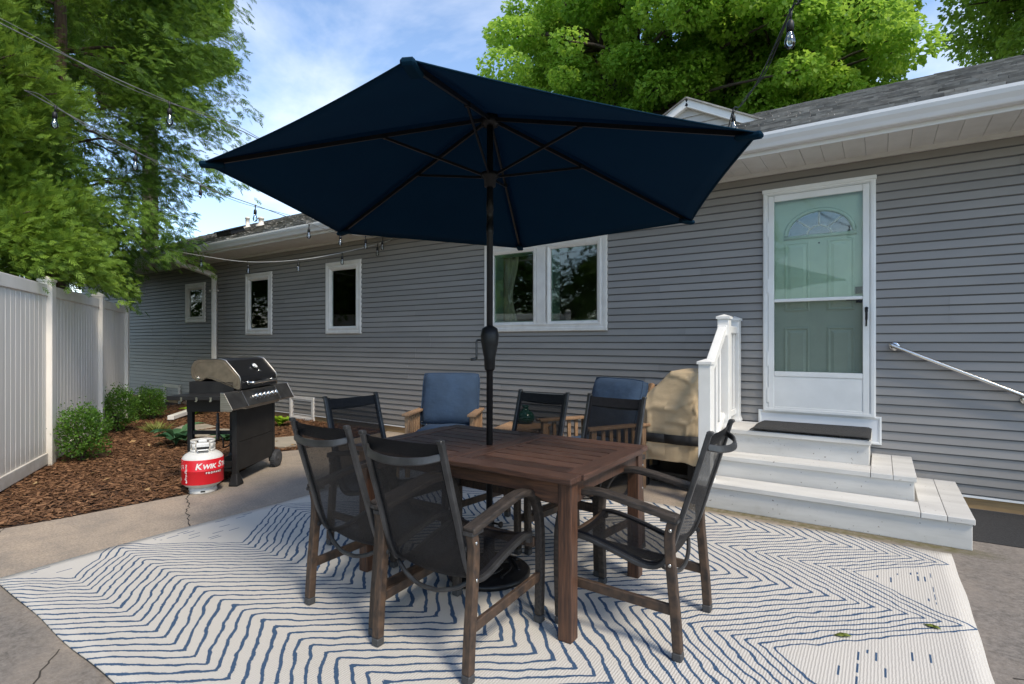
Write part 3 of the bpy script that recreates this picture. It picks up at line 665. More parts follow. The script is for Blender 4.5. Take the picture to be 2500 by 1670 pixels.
b = MB(); b.tube([(x, WY+.019, z) for x, z in arc(.098,.078)], .008, 6)
for a in (PI*.25, PI*.5, PI*.75): b.tube([(fx+.10*math.cos(a),WY+.019,fz+.08*math.sin(a)),(fx+fr*math.cos(a),WY+.019,fz+frz*math.sin(a))], .008, 6)
b.build('glazing_bars', M['white'], ed)
b = MB(); b.lathe([(.007,.0),(.007,.012)],10,(-.478,WY+.018,2.29),axis='Y'); b.build('peephole', M['blackmetal'], ed)
b = MB(); b.box(-.190,-.135,WY+.005,WY+.0295,1.80,1.86); b.box(-.185,-.135,WY-.0,WY+.0295,1.715,1.765); b.beam((-.26,WY-.005,1.745),(-.14,WY-.005,1.745),.016,.016); b.build('door_lock', M['blackmetal'], ed)
# kick flashing below the storm door
b = MB(); b.box(-.985,.0,WY-.030,WY-.018,.462,.686); kf = b.build('kick_flashing', M['gutter'], house)
b = MB(); b.ring(-.992,.007,.455,.700,[(0,WY-.017),(0,WY-.038),(.012,WY-.040),(.026,WY-.034),(.026,WY-.0305)]); b.build('flashing_trim', M['white'], kf)
# ------------------------------------------------------------------ porch steps with railing
st = thing('porch_steps', 'white painted wooden steps and landing with white railing at the door', 'steps', (-.4,5.2,0))
def sp_(name, b, mat, bevel=.004, parent=None, seg=1):
    o = b.build(name, mat, parent or st, bevel=bevel, seg=seg)
    if parent is None: o.location = (.4,-5.2,0)
    return o
def sbox(name, *a, mat=None, bevel=.004): b = MB(); b.box(*a); return sp_(name, b, mat or M['paint'], bevel, seg=2)
YB = WY-.045
sbox('riser', -1.255,.495,4.605,YB,.0,.171); sbox('riser', -1.235,.203,4.905,YB,.172,.341); sbox('riser', -1.215,-.075,5.155,YB,.342,.541)
sbox('tread', -1.275,.222,4.585,4.868,.172,.210); sbox('tread', .2245,.3625,4.583,YB-.004,.172,.210); sbox('tread', .3655,.508,4.585,YB-.004,.172,.2095)
sbox('tread', -1.25,-.066,4.888,5.152,.342,.380); sbox('tread', -.063,.0735,4.886,YB-.004,.342,.380); sbox('tread', .0765,.217,4.888,YB-.004,.342,.3795)
y = 5.128
for k, wd in enumerate((.15,.14,.14,.145)):
    sbox('tread', -1.24,-.062,y,min(y+wd, YB-.004),.542,.580); y += wd+.003
def post(x, y, z0, z1, w_=.10):
    p = sp_('post', MB().box(x-w_/2,x+w_/2,y-w_/2,y+w_/2,z0+.002,z1), M['white'], .004, seg=2)
    c = MB(); e = w_/2+.010; c.box(x-e,x+e,y-e,y+e,z1+.0005,z1+.022); c.add([(x-e,y-e,z1+.0225),(x+e,y-e,z1+.0225),(x+e,y+e,z1+.0225),(x-e,y+e,z1+.0225),(x,y,z1+.045)],[(0,1,4),(1,2,4),(2,3,4),(3,0,4)]); c.build('cap', M['white'], p)
    c = MB(); c.lathe([(.088,z0+.001),(.088,z0+.012),(.074,z0+.040),(.0712,z0+.055)],4,(0,0,0),False); o = c.build('skirt', M['white'], p); o.location = (x,y,0); o.rotation_euler.z = PI/4
post(-1.205,4.65,.21,1.175); post(-1.185,5.205,.58,1.57); post(-1.200,5.70,.58,1.57)
def rail(name, p, q, w_, h): return sp_(name, MB().beam(p, q, w_, h), M['white'], .008, seg=2)
rail('top_rail', (-1.2,4.70,1.115),(-1.19,5.155,1.475),.07,.075); rail('bottom_rail', (-1.2,4.70,.36),(-1.19,5.155,.70),.045,.06)
rail('top_rail', (-1.187,5.256,1.475),(-1.198,5.649,1.475),.07,.07); rail('bottom_rail', (-1.187,5.256,.68),(-1.198,5.649,.68),.045,.06)
for f in (.24,.5,.76):
    y = 4.70+.455*f; sp_('baluster', MB().box(-1.215,-1.180,y-.018,y+.018,.40+.34*f,1.08+.36*f), M['white'])
for f in (.2,.5,.8):
    y = 5.256+.393*f; sp_('baluster', MB().box(-1.210,-1.175,y-.018,y+.018,.711,1.439), M['white'])
for p in ((-1.2,4.712,1.125),(-1.19,5.145,1.465)):
    sp_('bracket', MB().box(p[0]-.043,p[0]+.043,p[1]-.012,p[1]+.012,p[2]-.05,p[2]+.05), M['white'], .006)
b = MB()
def matf(u, v): return (-.952+.886*u+(.006*math.sin(v*7) if u < .1 else 0), 5.118+.62*v*(.93+.07*u), .5815+.011*math.sin(min(1,min(u,1-u)*30)*PI/2)+.006*math.sin(u*9)*math.sin(v*5)*(v < .3))
b.grid(40, 16, matf); doormat = b.build('doormat', M['mat'], None, solid=.008); doormat.location.z = .0105
tag(doormat, 'black ribbed doormat on the landing before the door', 'doormat')
# metal wall handrail
hr = thing('handrail', 'slanted round metal handrail on the grey wall beside the door', 'handrail', (.10,WY,1.32))
def H(name, b, mat): o = b.build(name, mat, hr); o.location = (-.10,-WY,-1.32); return o
H('bar', MB().tube(smooth_pts([(.10,WY-.02,1.322),(.103,WY-.06,1.325),(.13,WY-.078,1.308),(.92,WY-.078,.942),(1.72,WY-.078,.572),(1.75,WY-.06,.56),(1.75,WY-.02,.56)],6), .0165, 12), M['chrome'])
for x, z in ((.10,1.322),(.945,.905),(1.75,.56)): H('flange', MB().lathe([(.040,WY-.019),(.040,WY-.026),(.030,WY-.032),(.018,WY-.034)],20,(x,0,z),axis='Y'), M['chrome'])
H('bracket', MB().tube(smooth_pts([(.945,WY-.03,.905),(.945,WY-.065,.903),(.945,WY-.078,.925)],4), .008, 8), M['chrome'])

# ------------------------------------------------------------------ fence
fe = thing('vinyl_fence', 'tall white vinyl privacy fence with vertical boards and square posts', 'fence', tuple(F1))
fa = math.atan2(fdir.y, fdir.x); fe.rotation_euler.z = fa      # local x along fence, local -y... faces patio on the right-hand side
PL = (F2-F1).length; posts = [-2*PL+.0, -PL, 0, PL, 1.8*PL]
def fpost(x):
    p = MB().box(x-.062,x+.062,-.062,.062,-.05,2.02).build('post', M['fence'], fe, bevel=.006, seg=2)
    c = MB(); c.box(x-.07,x+.07,-.07,.07,2.0205,2.045); c.add([(x-.07,-.07,2.0455),(x+.07,-.07,2.0455),(x+.07,.07,2.0455),(x-.07,.07,2.0455),(x,0,2.085)],[(0,1,4),(1,2,4),(2,3,4),(3,0,4)]); c.build('cap', M['fence'], p)
for x in posts[1:]: fpost(x)
pk0 = None
for i in range(1, len(posts)-1):
    a, e = posts[i]+.063, posts[i+1]-.063
    MB().box(a,e,-.026,.026,1.86,1.985).build('top_rail', M['fence'], fe, bevel=.006, seg=2); MB().box(a,e,-.028,.028,.03,.155).build('bottom_rail', M['fence'], fe, bevel=.006, seg=2)
    nb_ = round((e-a)/.118); wd = (e-a)/nb_
    for k in range(nb_):
        if pk0 is None:
            q = MB(); q.prism([(-.5,.011),(.5,.011),(.5,-.006),(.47,-.011),(-.47,-.011),(-.5,-.006)], lambda x, y, t: (x,y,t), .156, 1.859)
            pk0 = q.build('fence_board', M['fence'], fe); o = pk0
        else: o = pk0.copy(); COL.objects.link(o)
        o.location = (a+wd*(k+.5),0,0); o.scale.x = wd-.004
    for x, s_ in ((a,1),(e,-1)):
        MB().box(x+s_*.004-.012,x+s_*.004+.016,-.032,-.0265,1.84,2.0).build('rail_bracket', M['fence'], fe)

# ------------------------------------------------------------------ rug
b = MB(); NU, NV = 60, 46
rr = random.Random(4); wob = [rr.uniform(-1,1) for _ in range(200)]
def rugf(u, v):
    x = -4.17+4.545*u; y = .895+3.53*v
    ex = min(u,1-u)*4.5; ey = min(v,1-v)*3.5
    if ex < .01: y += 0; x += .003*math.sin(v*17+1)+.002*math.sin(v*41)
    if ey < .01: y += .005*math.sin(u*15)+.004*math.sin(u*37+2)
    z = .006 + (.006*max(0,math.sin(u*23+v*7)) if min(ex,ey) < .09 else 0) + .0015*math.sin(u*31)*math.sin(v*27)
    return (x, y, z)
b.grid(NU, NV, rugf); rug = b.build('rug', M['rug'], None, solid=.006); rug.location.z = .002
tag(rug, 'large cream outdoor rug with wavy blue zigzag lines on the patio', 'rug')
RZ0 = .012
def leaf_piece(label, x, y, az, ln):
    T = [[(-.5,0,0),(-.1,-.22,.06),(.1,0,.0),(-.05,.24,.07)],[(-.1,-.22,.06),(.3,-.14,.09),(.52,0,.02),(.1,0,0)],[(-.05,.24,.07),(.1,0,0),(.52,0,.02),(.32,.13,.10)]]
    me = scatter('fallen_leaf', T, np.array([[0,0,0.]]), np.array([[math.cos(az),math.sin(az),0]]), np.array([[0,0,1.]]), np.array([ln]), np.array([.25]), M['fallen'])
    o = mk('fallen_leaf', me, None, solid=.001); o.location = (x,y,RZ0+.004); tag(o, label, 'leaf', 'fallen leaves on the rug')
leaf_piece('small green and yellow fallen leaf on the rug, the nearer one', -.145,2.905,.4,.075)
leaf_piece('small green fallen leaf on the rug near its outer zigzag point', .20,3.235,-.3,.07)

# ------------------------------------------------------------------ dining table
TX0,TX1,TY0,TY1,TZ = -2.58,-1.11,2.11,3.06,.757
tb = thing('dining_table', 'dark brown slatted rectangular wooden dining table on the rug', 'table', ((TX0+TX1)/2,(TY0+TY1)/2,0))
TLOC = tuple(-c for c in tb.location)
def tpart(name, b, mat, bevel=.004, seg=2): o = b.build(name, mat, tb, bevel=bevel, seg=seg); o.location = TLOC; return o
zt, zb = TZ, TZ-.028; BW = .105; xm = (TX0+TX1)/2
for y0_, y1_ in ((TY0,TY0+BW),(TY1-BW,TY1)):
    for a, e in ((TX0+.012,xm-.002),(xm+.002,TX1-.012)):
        tpart('frame_board', MB().box(a,e,y0_,y1_,zb,zt), M['tableA'])
for a, e in ((TX0,TX0+BW),(xm-.0775,xm-.0025),(xm+.0025,xm+.0775),(TX1-BW,TX1)):
    tpart('frame_board', MB().box(a,e,TY0+BW+.003,TY1-BW-.003,zb,zt+.0008), M['tableB'])
for a, e in ((TX0+BW+.003,xm-.081),(xm+.081,TX1-BW-.003)):
    ns = 7; span = (TY1-TY0-2*BW-.006); wd = span/ns
    for k in range(ns):
        y = TY0+BW+.003+k*wd; tpart('slat', MB().box(a,e,y+.0085,y+wd-.0085,zb,zt-.003), M['tableA'])
LG = .068
legc = [(sx,sy) for sx in (TX0+.03+LG/2,TX1-.03-LG/2) for sy in (TY0+.035+LG/2,TY1-.035-LG/2)]
for x, y in legc: tpart('leg', MB().box(x-LG/2,x+LG/2,y-LG/2,y+LG/2,RZ0,zb-.0005), M['tableleg'], .005)
def apron(p, q, axis):
    ln = q-p; prof = [(p,zb-.001),(q,zb-.001)]
    for k in range(17):
        f = k/16; s_ = min(f,1-f)*ln; d = .105 if s_ < .07 else (.105-.035*min(1,(s_-.07)/.09)**1.0)
        prof.append((q-ln*f, zb-.001-d))
    return prof
ax0, ax1 = TX0+.03+LG, TX1-.03-LG; ay0, ay1 = TY0+.035+LG, TY1-.035-LG
for y in (TY0+.045,TY1-.045-.022):
    b = MB(); b.prism(apron(ax0+.0005,ax1-.0005,'x'), lambda a, z, t: (a,t,z), y, y+.022); tpart('apron', b, M['apron'], .003)
for x in (TX0+.04,TX1-.04-.022):
    b = MB(); b.prism(apron(ay0+.0005,ay1-.0005,'y'), lambda a, z, t: (t,a,z), x, x+.022); tpart('apron', b, M['tableleg'], .003)

# ------------------------------------------------------------------ dining chairs (front = +y)
def make_chair():
    c = thing('dining_chair', 'x', 'chair')
    for s_ in (-1,1):
        x = s_*.252
        arm = smooth_pts([(x,-.285,.598),(x,-.15,.622),(x,.02,.652),(x,.12,.657),(x,.20,.632),(x,.255,.565),(x,.283,.46),(x,.288,.30),(x,.285,.17),(x,.280,.035)], 5)
        n = len(arm); W = [.058 if i < 16 else max(.040,.058-.018*(i-16)/8) for i in range(n)]; Hh = [.030 if i < 16 else min(.038,.030+.008*(i-16)/8) for i in range(n)]
        b = MB(); b.sweep(arm, W, Hh, (1,0,0)); f = b.build('arm_and_front_leg', M['armtop'], c, bevel=.007, seg=2)
        b = MB(); b.box(x-.021,x+.021,.280-.020,.280+.020,0,.034); b.build('foot_cap', M['footcap'], f, bevel=.005)
        rl = smooth_pts([(x,-.285,.034),(x,-.275,.18),(x,-.262,.32),(x,-.252,.44),(x,-.250,.52),(x,-.262,.582)], 4)
        b = MB(); b.sweep(rl, .040, .040, (1,0,0)); l = b.build('rear_leg', M['bent'], c, bevel=.006, seg=2)
        b = MB(); b.box(x-.0215,x+.0215,-.285-.021,-.285+.021,0,.036); b.build('foot_cap', M['footcap'], l, bevel=.005)
        b = MB(); b.box(x-.024,x+.024,-.29,-.215,.5815,.596); b.build('arm_plate', M['bronze'], l)
        b = MB(); b.beam((x,-.262,.205),(x,.276,.222),.022,.045); b.build('side_stretcher', M['bent'], c, bevel=.004)
        xr = s_*.214
        prof = [(-.405,.966),(-.375,.865),(-.338,.745),(-.300,.625),(-.262,.50),(-.230,.415),(-.195,.370),(-.145,.353),(-.08,.360),(.02,.388),(.12,.412),(.20,.424),(.262,.420)]
        b = MB(); b.sweep(smooth_pts([(xr*(1 if z > .5 else 1.0),y,z) for y, z in prof], 3), .026, .022, (1,0,0)); r_ = b.build('sling_rail', M['bronze'], c, bevel=.005, seg=2)
        b = MB(); b.box(xr-.0145,xr+.0145,-.408-.013,-.408+.013,.958,.975); b.build('rail_cap', M['bronze'], r_, bevel=.004)
        for y, z in ((-.262,.52),(-.243,.405)):
            b = MB(); b.lathe([(.013,s_*.229),(.013,s_*.2315)],10,(0,y,z),axis='X'); b.lathe([(.008,s_*.226),(.008,s_*.2319)],8,(0,y,z),axis='X'); b.build('spacer', M['bronze'], r_)
        for z, y in ((.548,-.2575),(.40,-.255)):
            b = MB(); b.lathe([(.008,s_*.2725),(.008,s_*.2755),(.004,s_*.2765)],10,(0,y,z),axis='X'); b.build('bolt', M['chrome'], l)
    prof = [(-.400,.955),(-.375,.868),(-.338,.748),(-.300,.628),(-.262,.503),(-.230,.418),(-.195,.375),(-.145,.358),(-.08,.365),(.02,.393),(.12,.417),(.20,.429),(.255,.425)]
    pts = smooth_pts([(0,y,z) for y, z in prof], 3); n = len(pts)-1
    def sl(u, v):
        i = v*n; k = min(int(i), n-1); p = pts[k].lerp(pts[k+1], i-k); x = (u-.5)*.405; q = 1-(2*u-1)**2
        return (x, p.y - .012*q*(v < .4), p.z - .022*q*(v > .42) - .004*q)
    b = MB(); b.grid(12, n, sl); b.build('sling', M['sling'], c)
    b = MB(); b.grid(12, 3, lambda u, v: (sl(u,0)[0], sl(u,v*.06)[1]+.0035, sl(u,v*.06)[2])); b.build('top_hem', M['hem'], c)
    b = MB(); b.grid(12, 2, lambda u, v: (sl(u,0)[0], sl(u,.965+v*.035)[1], sl(u,.965+v*.035)[2]+.004)); b.build('front_hem', M['hem'], c)
    for s_ in (-1,1):
        b = MB(); b.sweep([(s_*.196,p.y+.003*(p.z > .5),p.z+.004) for p in pts], .022, .006, (1,0,0)); b.build('side_hem', M['hem'], c)
    bow = smooth_pts([(-.203,-.392,.905),(-.15,-.43,.892),(-.07,-.452,.884),(0,-.458,.882),(.07,-.452,.884),(.15,-.43,.892),(.203,-.392,.905)], 4)
    b = MB(); b.sweep(bow, .032, .012, (0,.25,1)); b.build('top_crossbar', M['bronze'], c, bevel=.004, seg=2)
    bow = smooth_pts([(-.203,-.205,.362),(-.14,-.222,.325),(-.06,-.232,.300),(0,-.234,.296),(.06,-.232,.300),(.14,-.222,.325),(.203,-.205,.362)], 4)
    b = MB(); b.tube(bow, .010, 8); b.build('lower_crossbar', M['bronze'], c)
    b = MB(); b.beam((-.233,.270,.382),(.233,.270,.382),.024,.05); b.build('front_rail', M['bent'], c, bevel=.004)
    for s_ in (-1,1): b = MB(); b.box(s_*.214-.012,s_*.214+.012,.235,.258,.385,.412); b.build('seat_bracket', M['bronze'], c)
    return c
chair = make_chair()
spots = [((-1.608,1.955), 1.5, 'black mesh sling armchair nearest the viewer at the near side of the table'),
         ((-2.172,2.005), -2, 'black mesh sling armchair at the near side of table, towards the fence'),
         ((-2.735,2.545), -94, 'black mesh sling armchair at the end of the table towards the gas grill'),
         ((-2.150,3.165), 178, 'black mesh sling armchair across the table, green vase showing through its back'),
         ((-1.575,3.165), 175, 'black mesh sling armchair across the table, before the armchair next to the tan cover'),
         ((-1.000,2.545), 91, 'black mesh sling armchair at the end of the table towards the white steps')]
for i, ((x,y), deg, lab) in enumerate(spots):
    o = chair if i == 0 else copy_tree(chair)
    o.location = (x,y,RZ0); o.rotation_euler.z = R(deg); tag(o, lab, 'chair', 'sling chairs around the dining table')

# ------------------------------------------------------------------ umbrella and base
UX, UY = -1.885, 2.540
um = thing('patio_umbrella', 'open navy blue hexagonal patio umbrella on black pole through the table', 'umbrella', (UX,UY,.06))
um.rotation_euler = (R(-1.5), R(-1.0), 0)
def up(name, b, mat, parent=None, **k): o = b.build(name, mat, parent or um, **k); return o
OZ = -.06; HT, RT, TR = 2.70+OZ, 2.222+OZ, 1.50
pole = up('pole', MB().lathe([(.0190,.02),(.0190,2.0+OZ),(.0215,2.005+OZ),(.0215,2.06+OZ),(.0195,2.061+OZ),(.0195,2.14+OZ),(.0215,2.141+OZ),(.0215,2.19+OZ),(.0190,2.2+OZ),(.0190,HT)],16), M['blackmetal'])
up('hub', MB().lathe([(.02,HT-.05),(.052,HT-.045),(.055,HT-.01),(.048,HT+.015),(.02,HT+.02)],18), M['blackmetal'])
up('runner', MB().lathe([(.023,2.28+OZ),(.033,2.285+OZ),(.036,2.33+OZ),(.055,2.345+OZ),(.055,2.365+OZ),(.03,2.37+OZ)],18), M['blackmetal'])
crank = up('crank_housing', MB().lathe([(.021,1.19+OZ),(.03,1.20+OZ),(.034,1.27+OZ),(.050,1.35+OZ),(.054,1.40+OZ),(.046,1.44+OZ),(.023,1.455+OZ)],18), M['blackmetal'])
b = MB(); b.tube(smooth_pts([(-.04,-.02,1.37+OZ),(-.068,-.034,1.37+OZ),(-.070,-.036,1.33+OZ),(-.070,-.036,1.26+OZ)],4), .0065, 8); b.tube([(-.070,-.036,1.262+OZ),(-.100,-.052,1.258+OZ)], .009, 8); b.build('crank_handle', M['bronze'], crank)
ph0 = R(-3.6); tips = [Vector((TR*math.cos(ph0+k*PI/3), TR*math.sin(ph0+k*PI/3), RT)) for k in range(6)]; apex = Vector((0,0,HT+.03))
for k in range(6):
    tp = tips[k]; st_ = Vector((.045*tp.x/TR, .045*tp.y/TR, HT-.02)); en = tp*.985 + Vector((0,0,.016-.015)); en.z = RT-.002
    rb = up('rib', MB().beam(st_, en, .013, .021), M['blackmetal'])
    md = st_.lerp(en, .40); a = Vector((.05*tp.x/TR,.05*tp.y/TR,2.352+OZ))
    up('strut', MB().beam(a, md-Vector((0,0,.012)), .010, .014), M['blackmetal'])
    b = MB(); b.beam(md-Vector((0,0,.018)), md+Vector((0,0,.006)), .022, .022, (1,0,0)); b.build('rib_joint', M['blackmetal'], rb)
    t2 = tips[(k+1)%6]
    def pf(u, v, A_=tp, B_=t2):
        # v 0 at apex, 1 at hem ; u across
        e = A_.lerp(B_, u); q = 4*u*(1-u)
        e = Vector((e.x*(1-.016*q), e.y*(1-.016*q), e.z - .004*q))
        p = apex.lerp(e, v); p.z += .016*math.sin(v*PI)*(1-q) - .010*q*math.sin(v*PI)
        return (p.x, p.y, p.z)
    b = MB(); b.grid(16, 16, pf); up('canopy_panel', b, M['canopy'], solid=.003)
    b = MB(); b.tube([pf(i/16, .994) for i in range(17)], .0045, 6); up('hem', b, M['canopy'])
    d = Vector((tp.x,tp.y,0)).normalized(); b = MB(); b.beam(tp-d*.10+Vector((0,0,-.002)), tp+d*.012+Vector((0,0,-.008)), .05, .026); up('tip_pocket', b, M['canopy'], bevel=.008)
up('finial', MB().lathe([(.02,HT+.03),(.03,HT+.04),(.028,HT+.06),(.012,HT+.075),(.001,HT+.08)],14), M['blackmetal'])
ub = thing('umbrella_base', 'round black cast umbrella stand on the rug under the table', 'umbrella base', (UX-.002,UY,RZ0))
MB().lathe([(.235,0),(.24,.006),(.24,.022),(.228,.034),(.205,.036),(.198,.044),(.17,.052),(.11,.066),(.06,.080),(.045,.09),(.034,.10),(.030,.34),(.0275,.345)],36).build('base_plate', M['enamel'], ub)
b = MB()
for k in range(8):
    a0 = 2*PI*k/8; pts = []
    for j in range(15):
        f = j/14; a = a0+.55*math.sin(f*PI*1.6); r_ = .075+.115*f; pts.append((r_*math.cos(a), r_*math.sin(a), .078-.030*f))
    b.tube(pts, .008, 5)
b.build('scroll_relief', M['enamel'], ub)
b = MB(); b.lathe([(.006,.034),(.006,.075),(.016,.076),(.018,.088),(.008,.092)],10,(0,0,.30),axis='X'); b.build('clamp_knob', M['blackmetal'], ub)

# ------------------------------------------------------------------ cushioned armchairs (front = -y)
def cushion(b, cx, cy, cz, sx, sy, sz, rotx=0, puff=.035, n=12):
    rm = Matrix.Rotation(rotx, 3, 'X')
    def face(sign):
        def fn(u, v):
            x = (u-.5)*sx; y = (v-.5)*sy; e = max(0, (1-(2*u-1)**6)*(1-(2*v-1)**6)); e = e**.5
            rr_ = 1 - .06*(abs(2*u-1)**8 + abs(2*v-1)**8)*0
            z = sign*(.18*sz + (.32*sz)*e + puff*(1-(2*u-1)**2)*(1-(2*v-1)**2)*.5)
            z += .006*math.sin(u*11+sign)*math.sin(v*9)
            k = 1-.035*(abs(2*u-1)**4)*(abs(2*v-1)**4)*4*.25
            p = rm @ Vector((x*k, y*k, z)); return (cx+p.x, cy+p.y, cz+p.z)
        return fn
    b.grid(n, n, face(1)); o1 = len(b.v)-(n+1)**2; b.grid(n, n, face(-1)); o2 = len(b.v)-(n+1)**2
    loop = [i for i in range(n)] + [n+(n+1)*j for j in range(n)] + [(n+1)*n+n-i for i in range(n)] + [(n+1)*(n-j) for j in range(n)]
    m = len(loop)
    for i in range(m):
        a, c_ = loop[i], loop[(i+1)%m]; b.f.append((o1+a,o1+c_,o2+c_,o2+a)); b.sm.append(True)
    # piping
    return b, [b.v[o1+i] for i in loop], [b.v[o2+i] for i in loop]
def make_lounge():
    c = thing('cushioned_armchair', 'x', 'chair')
    for s_ in (-1,1):
        x = s_*.34
        b = MB(); b.beam((x,-.40,.605),(x,.38,.585),.085,.026); b.build('armrest', M['teak'], c, bevel=.006, seg=2)
        b = MB(); b.box(x-.022,x+.022,-.355,-.295,0,.591); b.build('leg', M['teak'], c, bevel=.004); b = MB(); b.box(x-.022,x+.022,.28,.335,0,.573); b.build('leg', M['teak'], c, bevel=.004)
        for z0, z1 in ((.20,.275),(.0,.0)):
            if z1: b = MB(); b.box(x-.016,x+.016,-.294,.279,z0,z1); b.build('side_rail', M['teak'], c, bevel=.003)
        for k in range(5):
            y = -.20+k*.095; b = MB(); b.box(x-.008,x+.008,y-.019,y+.019,.2755,.572); b.build('side_slat', M['teak'], c)
    b = MB(); b.box(-.317,.317,-.345,-.315,.20,.285); b.build('front_rail', M['teak'], c, bevel=.003)
    for k in range(6):
        y = -.27+k*.10; b = MB(); b.box(-.317,.317,y-.03,y+.03,.262,.28); b.build('seat_slat', M['teak'], c)
    t0, t1 = Vector((0,.26,.30)), Vector((0,.50,.96))
    for s_ in (-1,1):
        b = MB(); b.beam(t0+Vector((s_*.295,0,0)), t1+Vector((s_*.295,0,0)), .03, .045, (0,1,0)); b.build('back_post', M['teak'], c, bevel=.004)
    for k in range(4):
        p = t0.lerp(t1, .2+.25*k); b = MB(); b.beam(p-Vector((.28,0,0)), p+Vector((.28,0,0)), .02, .06, (0,.34,.94)); b.build('back_slat', M['teak'], c)
    b, l1, l2 = cushion(MB(), 0,-.03,.36, .61,.60,.145, 0, .03); s1 = b.build('seat_cushion', M['cushion'], c)
    MB().tube([(x,y,z+.001) for x,y,z in l1], .006, 5, closed=True).build('piping', M['cushion'], s1)
    b, l1, l2 = cushion(MB(), 0,.285,.70, .65,.61,.185, R(71), .075); s2 = b.build('back_cushion', M['cushion'], c)
    MB().tube(l1, .006, 5, closed=True).build('piping', M['cushion'], s2); MB().tube(l2, .006, 5, closed=True).build('piping', M['cushion'], s2)
    return c
lg = make_lounge(); lg.location = (-3.95,4.52,0); lg.rotation_euler.z = R(30)
tag(lg, 'teak armchair with blue cushions and a footstool, between the small vent and the umbrella pole', 'chair', 'blue cushioned armchairs by the wall')
lg2 = copy_tree(lg); lg2.location = (-2.27,4.72,0); lg2.rotation_euler.z = R(-21)
tag(lg2, 'teak armchair with blue cushions next to the tan covered grill', 'chair', 'blue cushioned armchairs by the wall')
ot = thing('footstool', 'low footstool with blue cushion before the armchair with its back to the wall', 'footstool', (-3.60,3.86,0), R(30))
for sx in (-1,1):
    for sy in (-1,1): b = MB(); b.box(sx*.25-.022,sx*.25+.022,sy*.19-.022,sy*.19+.022,0,.262); b.build('leg', M['teak'], ot, bevel=.004)
b = MB(); b.box(-.29,.29,-.23,.23,.2625,.288); b.build('top_frame', M['teak'], ot, bevel=.004)
b, l1, l2 = cushion(MB(), 0,0,.338, .60,.48,.11, R(4), .02); s1 = b.build('cushion', M['cushion'], ot); MB().tube(l1, .006, 5, closed=True).build('piping', M['cushion'], s1)
# side table with vase
sdt = thing('side_table', 'small square teak side table between the two blue armchairs', 'table', (-3.04,4.68,0), R(14))
for k in range(5): b = MB(); b.box(-.235,.235,-.235+k*.0945,-.235+k*.0945+.0915,.478,.50); b.build('top_slat', M['teak'], sdt, bevel=.003)
for sx in (-1,1):
    for sy in (-1,1): b = MB(); b.box(sx*.195-.022,sx*.195+.022,sy*.195-.022,sy*.195+.022,0,.4775); b.build('leg', M['teak'], sdt, bevel=.003)
for s_ in (-1,1):
    b = MB(); b.box(-.172,.172,s_*.195-.01,s_*.195+.01,.40,.477); b.build('apron', M['teak'], sdt); b = MB(); b.box(s_*.195-.01,s_*.195+.01,-.172,.172,.401,.476); b.build('apron', M['teak'], sdt)
va = MB().lathe([(.001,.0),(.062,.0),(.082,.012),(.098,.05),(.096,.085),(.075,.115),(.042,.138),(.030,.155),(.030,.17),(.040,.186),(.036,.187),(.026,.172),(.026,.156),(.038,.136),(.07,.112),(.091,.084),(.093,.05),(.078,.016),(.001,.008)],32).build('vase', M['vase'], None)
va.location = (-3.11,4.83,.5005); tag(va, 'round dark green glass vase on the teak side table', 'vase')

# ------------------------------------------------------------------ covered grill
cg = thing('covered_grill', 'grill under a tan fabric cover with a black band beside the steps', 'grill cover', (-1.63,5.27,0), R(-92))
from mathutils import noise as mn
b = MB(); NA, NL = 150, 60
def cov(u, v):
    a = 2*PI*u; z = .26+.83*min(1, v/.8)
    ex, ey = .345, .33
    if z > .76:                                    # lid slopes back from the front edge
        f = min(1,(z-.76)/.33); ey2 = .33*(1-.68*f); cyo = .14*f; ex = .345-.05*f
    else: ey2, cyo = ey, 0
    sh = 1
    if v > .8: sh = 1-(v-.8)/.2
    c_, s_ = math.cos(a), math.sin(a); pw = .34
    x = math.copysign(abs(c_)**pw, c_)*ex; y = math.copysign(abs(s_)**pw, s_)*ey2
    zz = z
    k = 1 + .05*math.sin(a*9+z*5)*max(0,(.55-z))*.6
    fold = 1-abs(mn.noise(Vector((x*3+y*2+7,y*3,z*4.5+x*3)))); fold2 = 1-abs(mn.noise(Vector((x*9,y*9+3,z*2.2+x*2))))
    d_, _ = mn.voronoi(Vector((x*4.5+y*1.5,y*4.5,z*4.2+x*1.8))); e_, _ = mn.voronoi(Vector((x*9+3,y*9,z*6-x*3)))
    nz = mn.fractal(Vector((x*5,y*5,z*7)), 1.0, 2.0, 4)*.005 + .017*math.exp(-((d_[1]-d_[0])/.09)**2) + .005*math.exp(-((e_[1]-e_[0])/.08)**2)
    if v > .8: zz = z + .02*(1-sh) + .01*mn.noise(Vector((x*6*sh,y*6*sh,3)))
    pinch = -.022*math.exp(-((z-.47)/.045)**2)
    m_ = (k + pinch/.34)
    nx, ny = c_, s_
    return (x*m_*sh+nx*nz*sh, y*m_*sh+ny*nz*sh+cyo, zz + (.012*math.sin(a*7+1) if v == 0 else 0))
b.grid(NA, NL, cov); cv_ = b.build('cover', M['tan'], cg)
b = MB(); b.grid(NA, 1, lambda u, v: tuple(Vector(cov(u,(.43+.085*v-.26)/.83*.8))*1 + Vector((.018*math.cos(2*PI*u),.018*math.sin(2*PI*u),0)))); b.build('band', M['band'], cg, solid=.003)
for sx, sy, mt in ((-.27,-.22,'trim'),(.27,-.22,'blackmetal'),(-.27,.22,'blackmetal'),(.27,.22,'blackmetal'),(.05,-.2,'blackmetal')):
    b = MB(); b.box(sx-.03,sx+.03,sy-.03,sy+.03,0,.34); b.build('leg', M[mt], cg, bevel=.004)
b = MB(); b.box(-.29,.29,-.24,.24,.12,.15); b.build('lower_shelf', M['blackmetal'], cg)
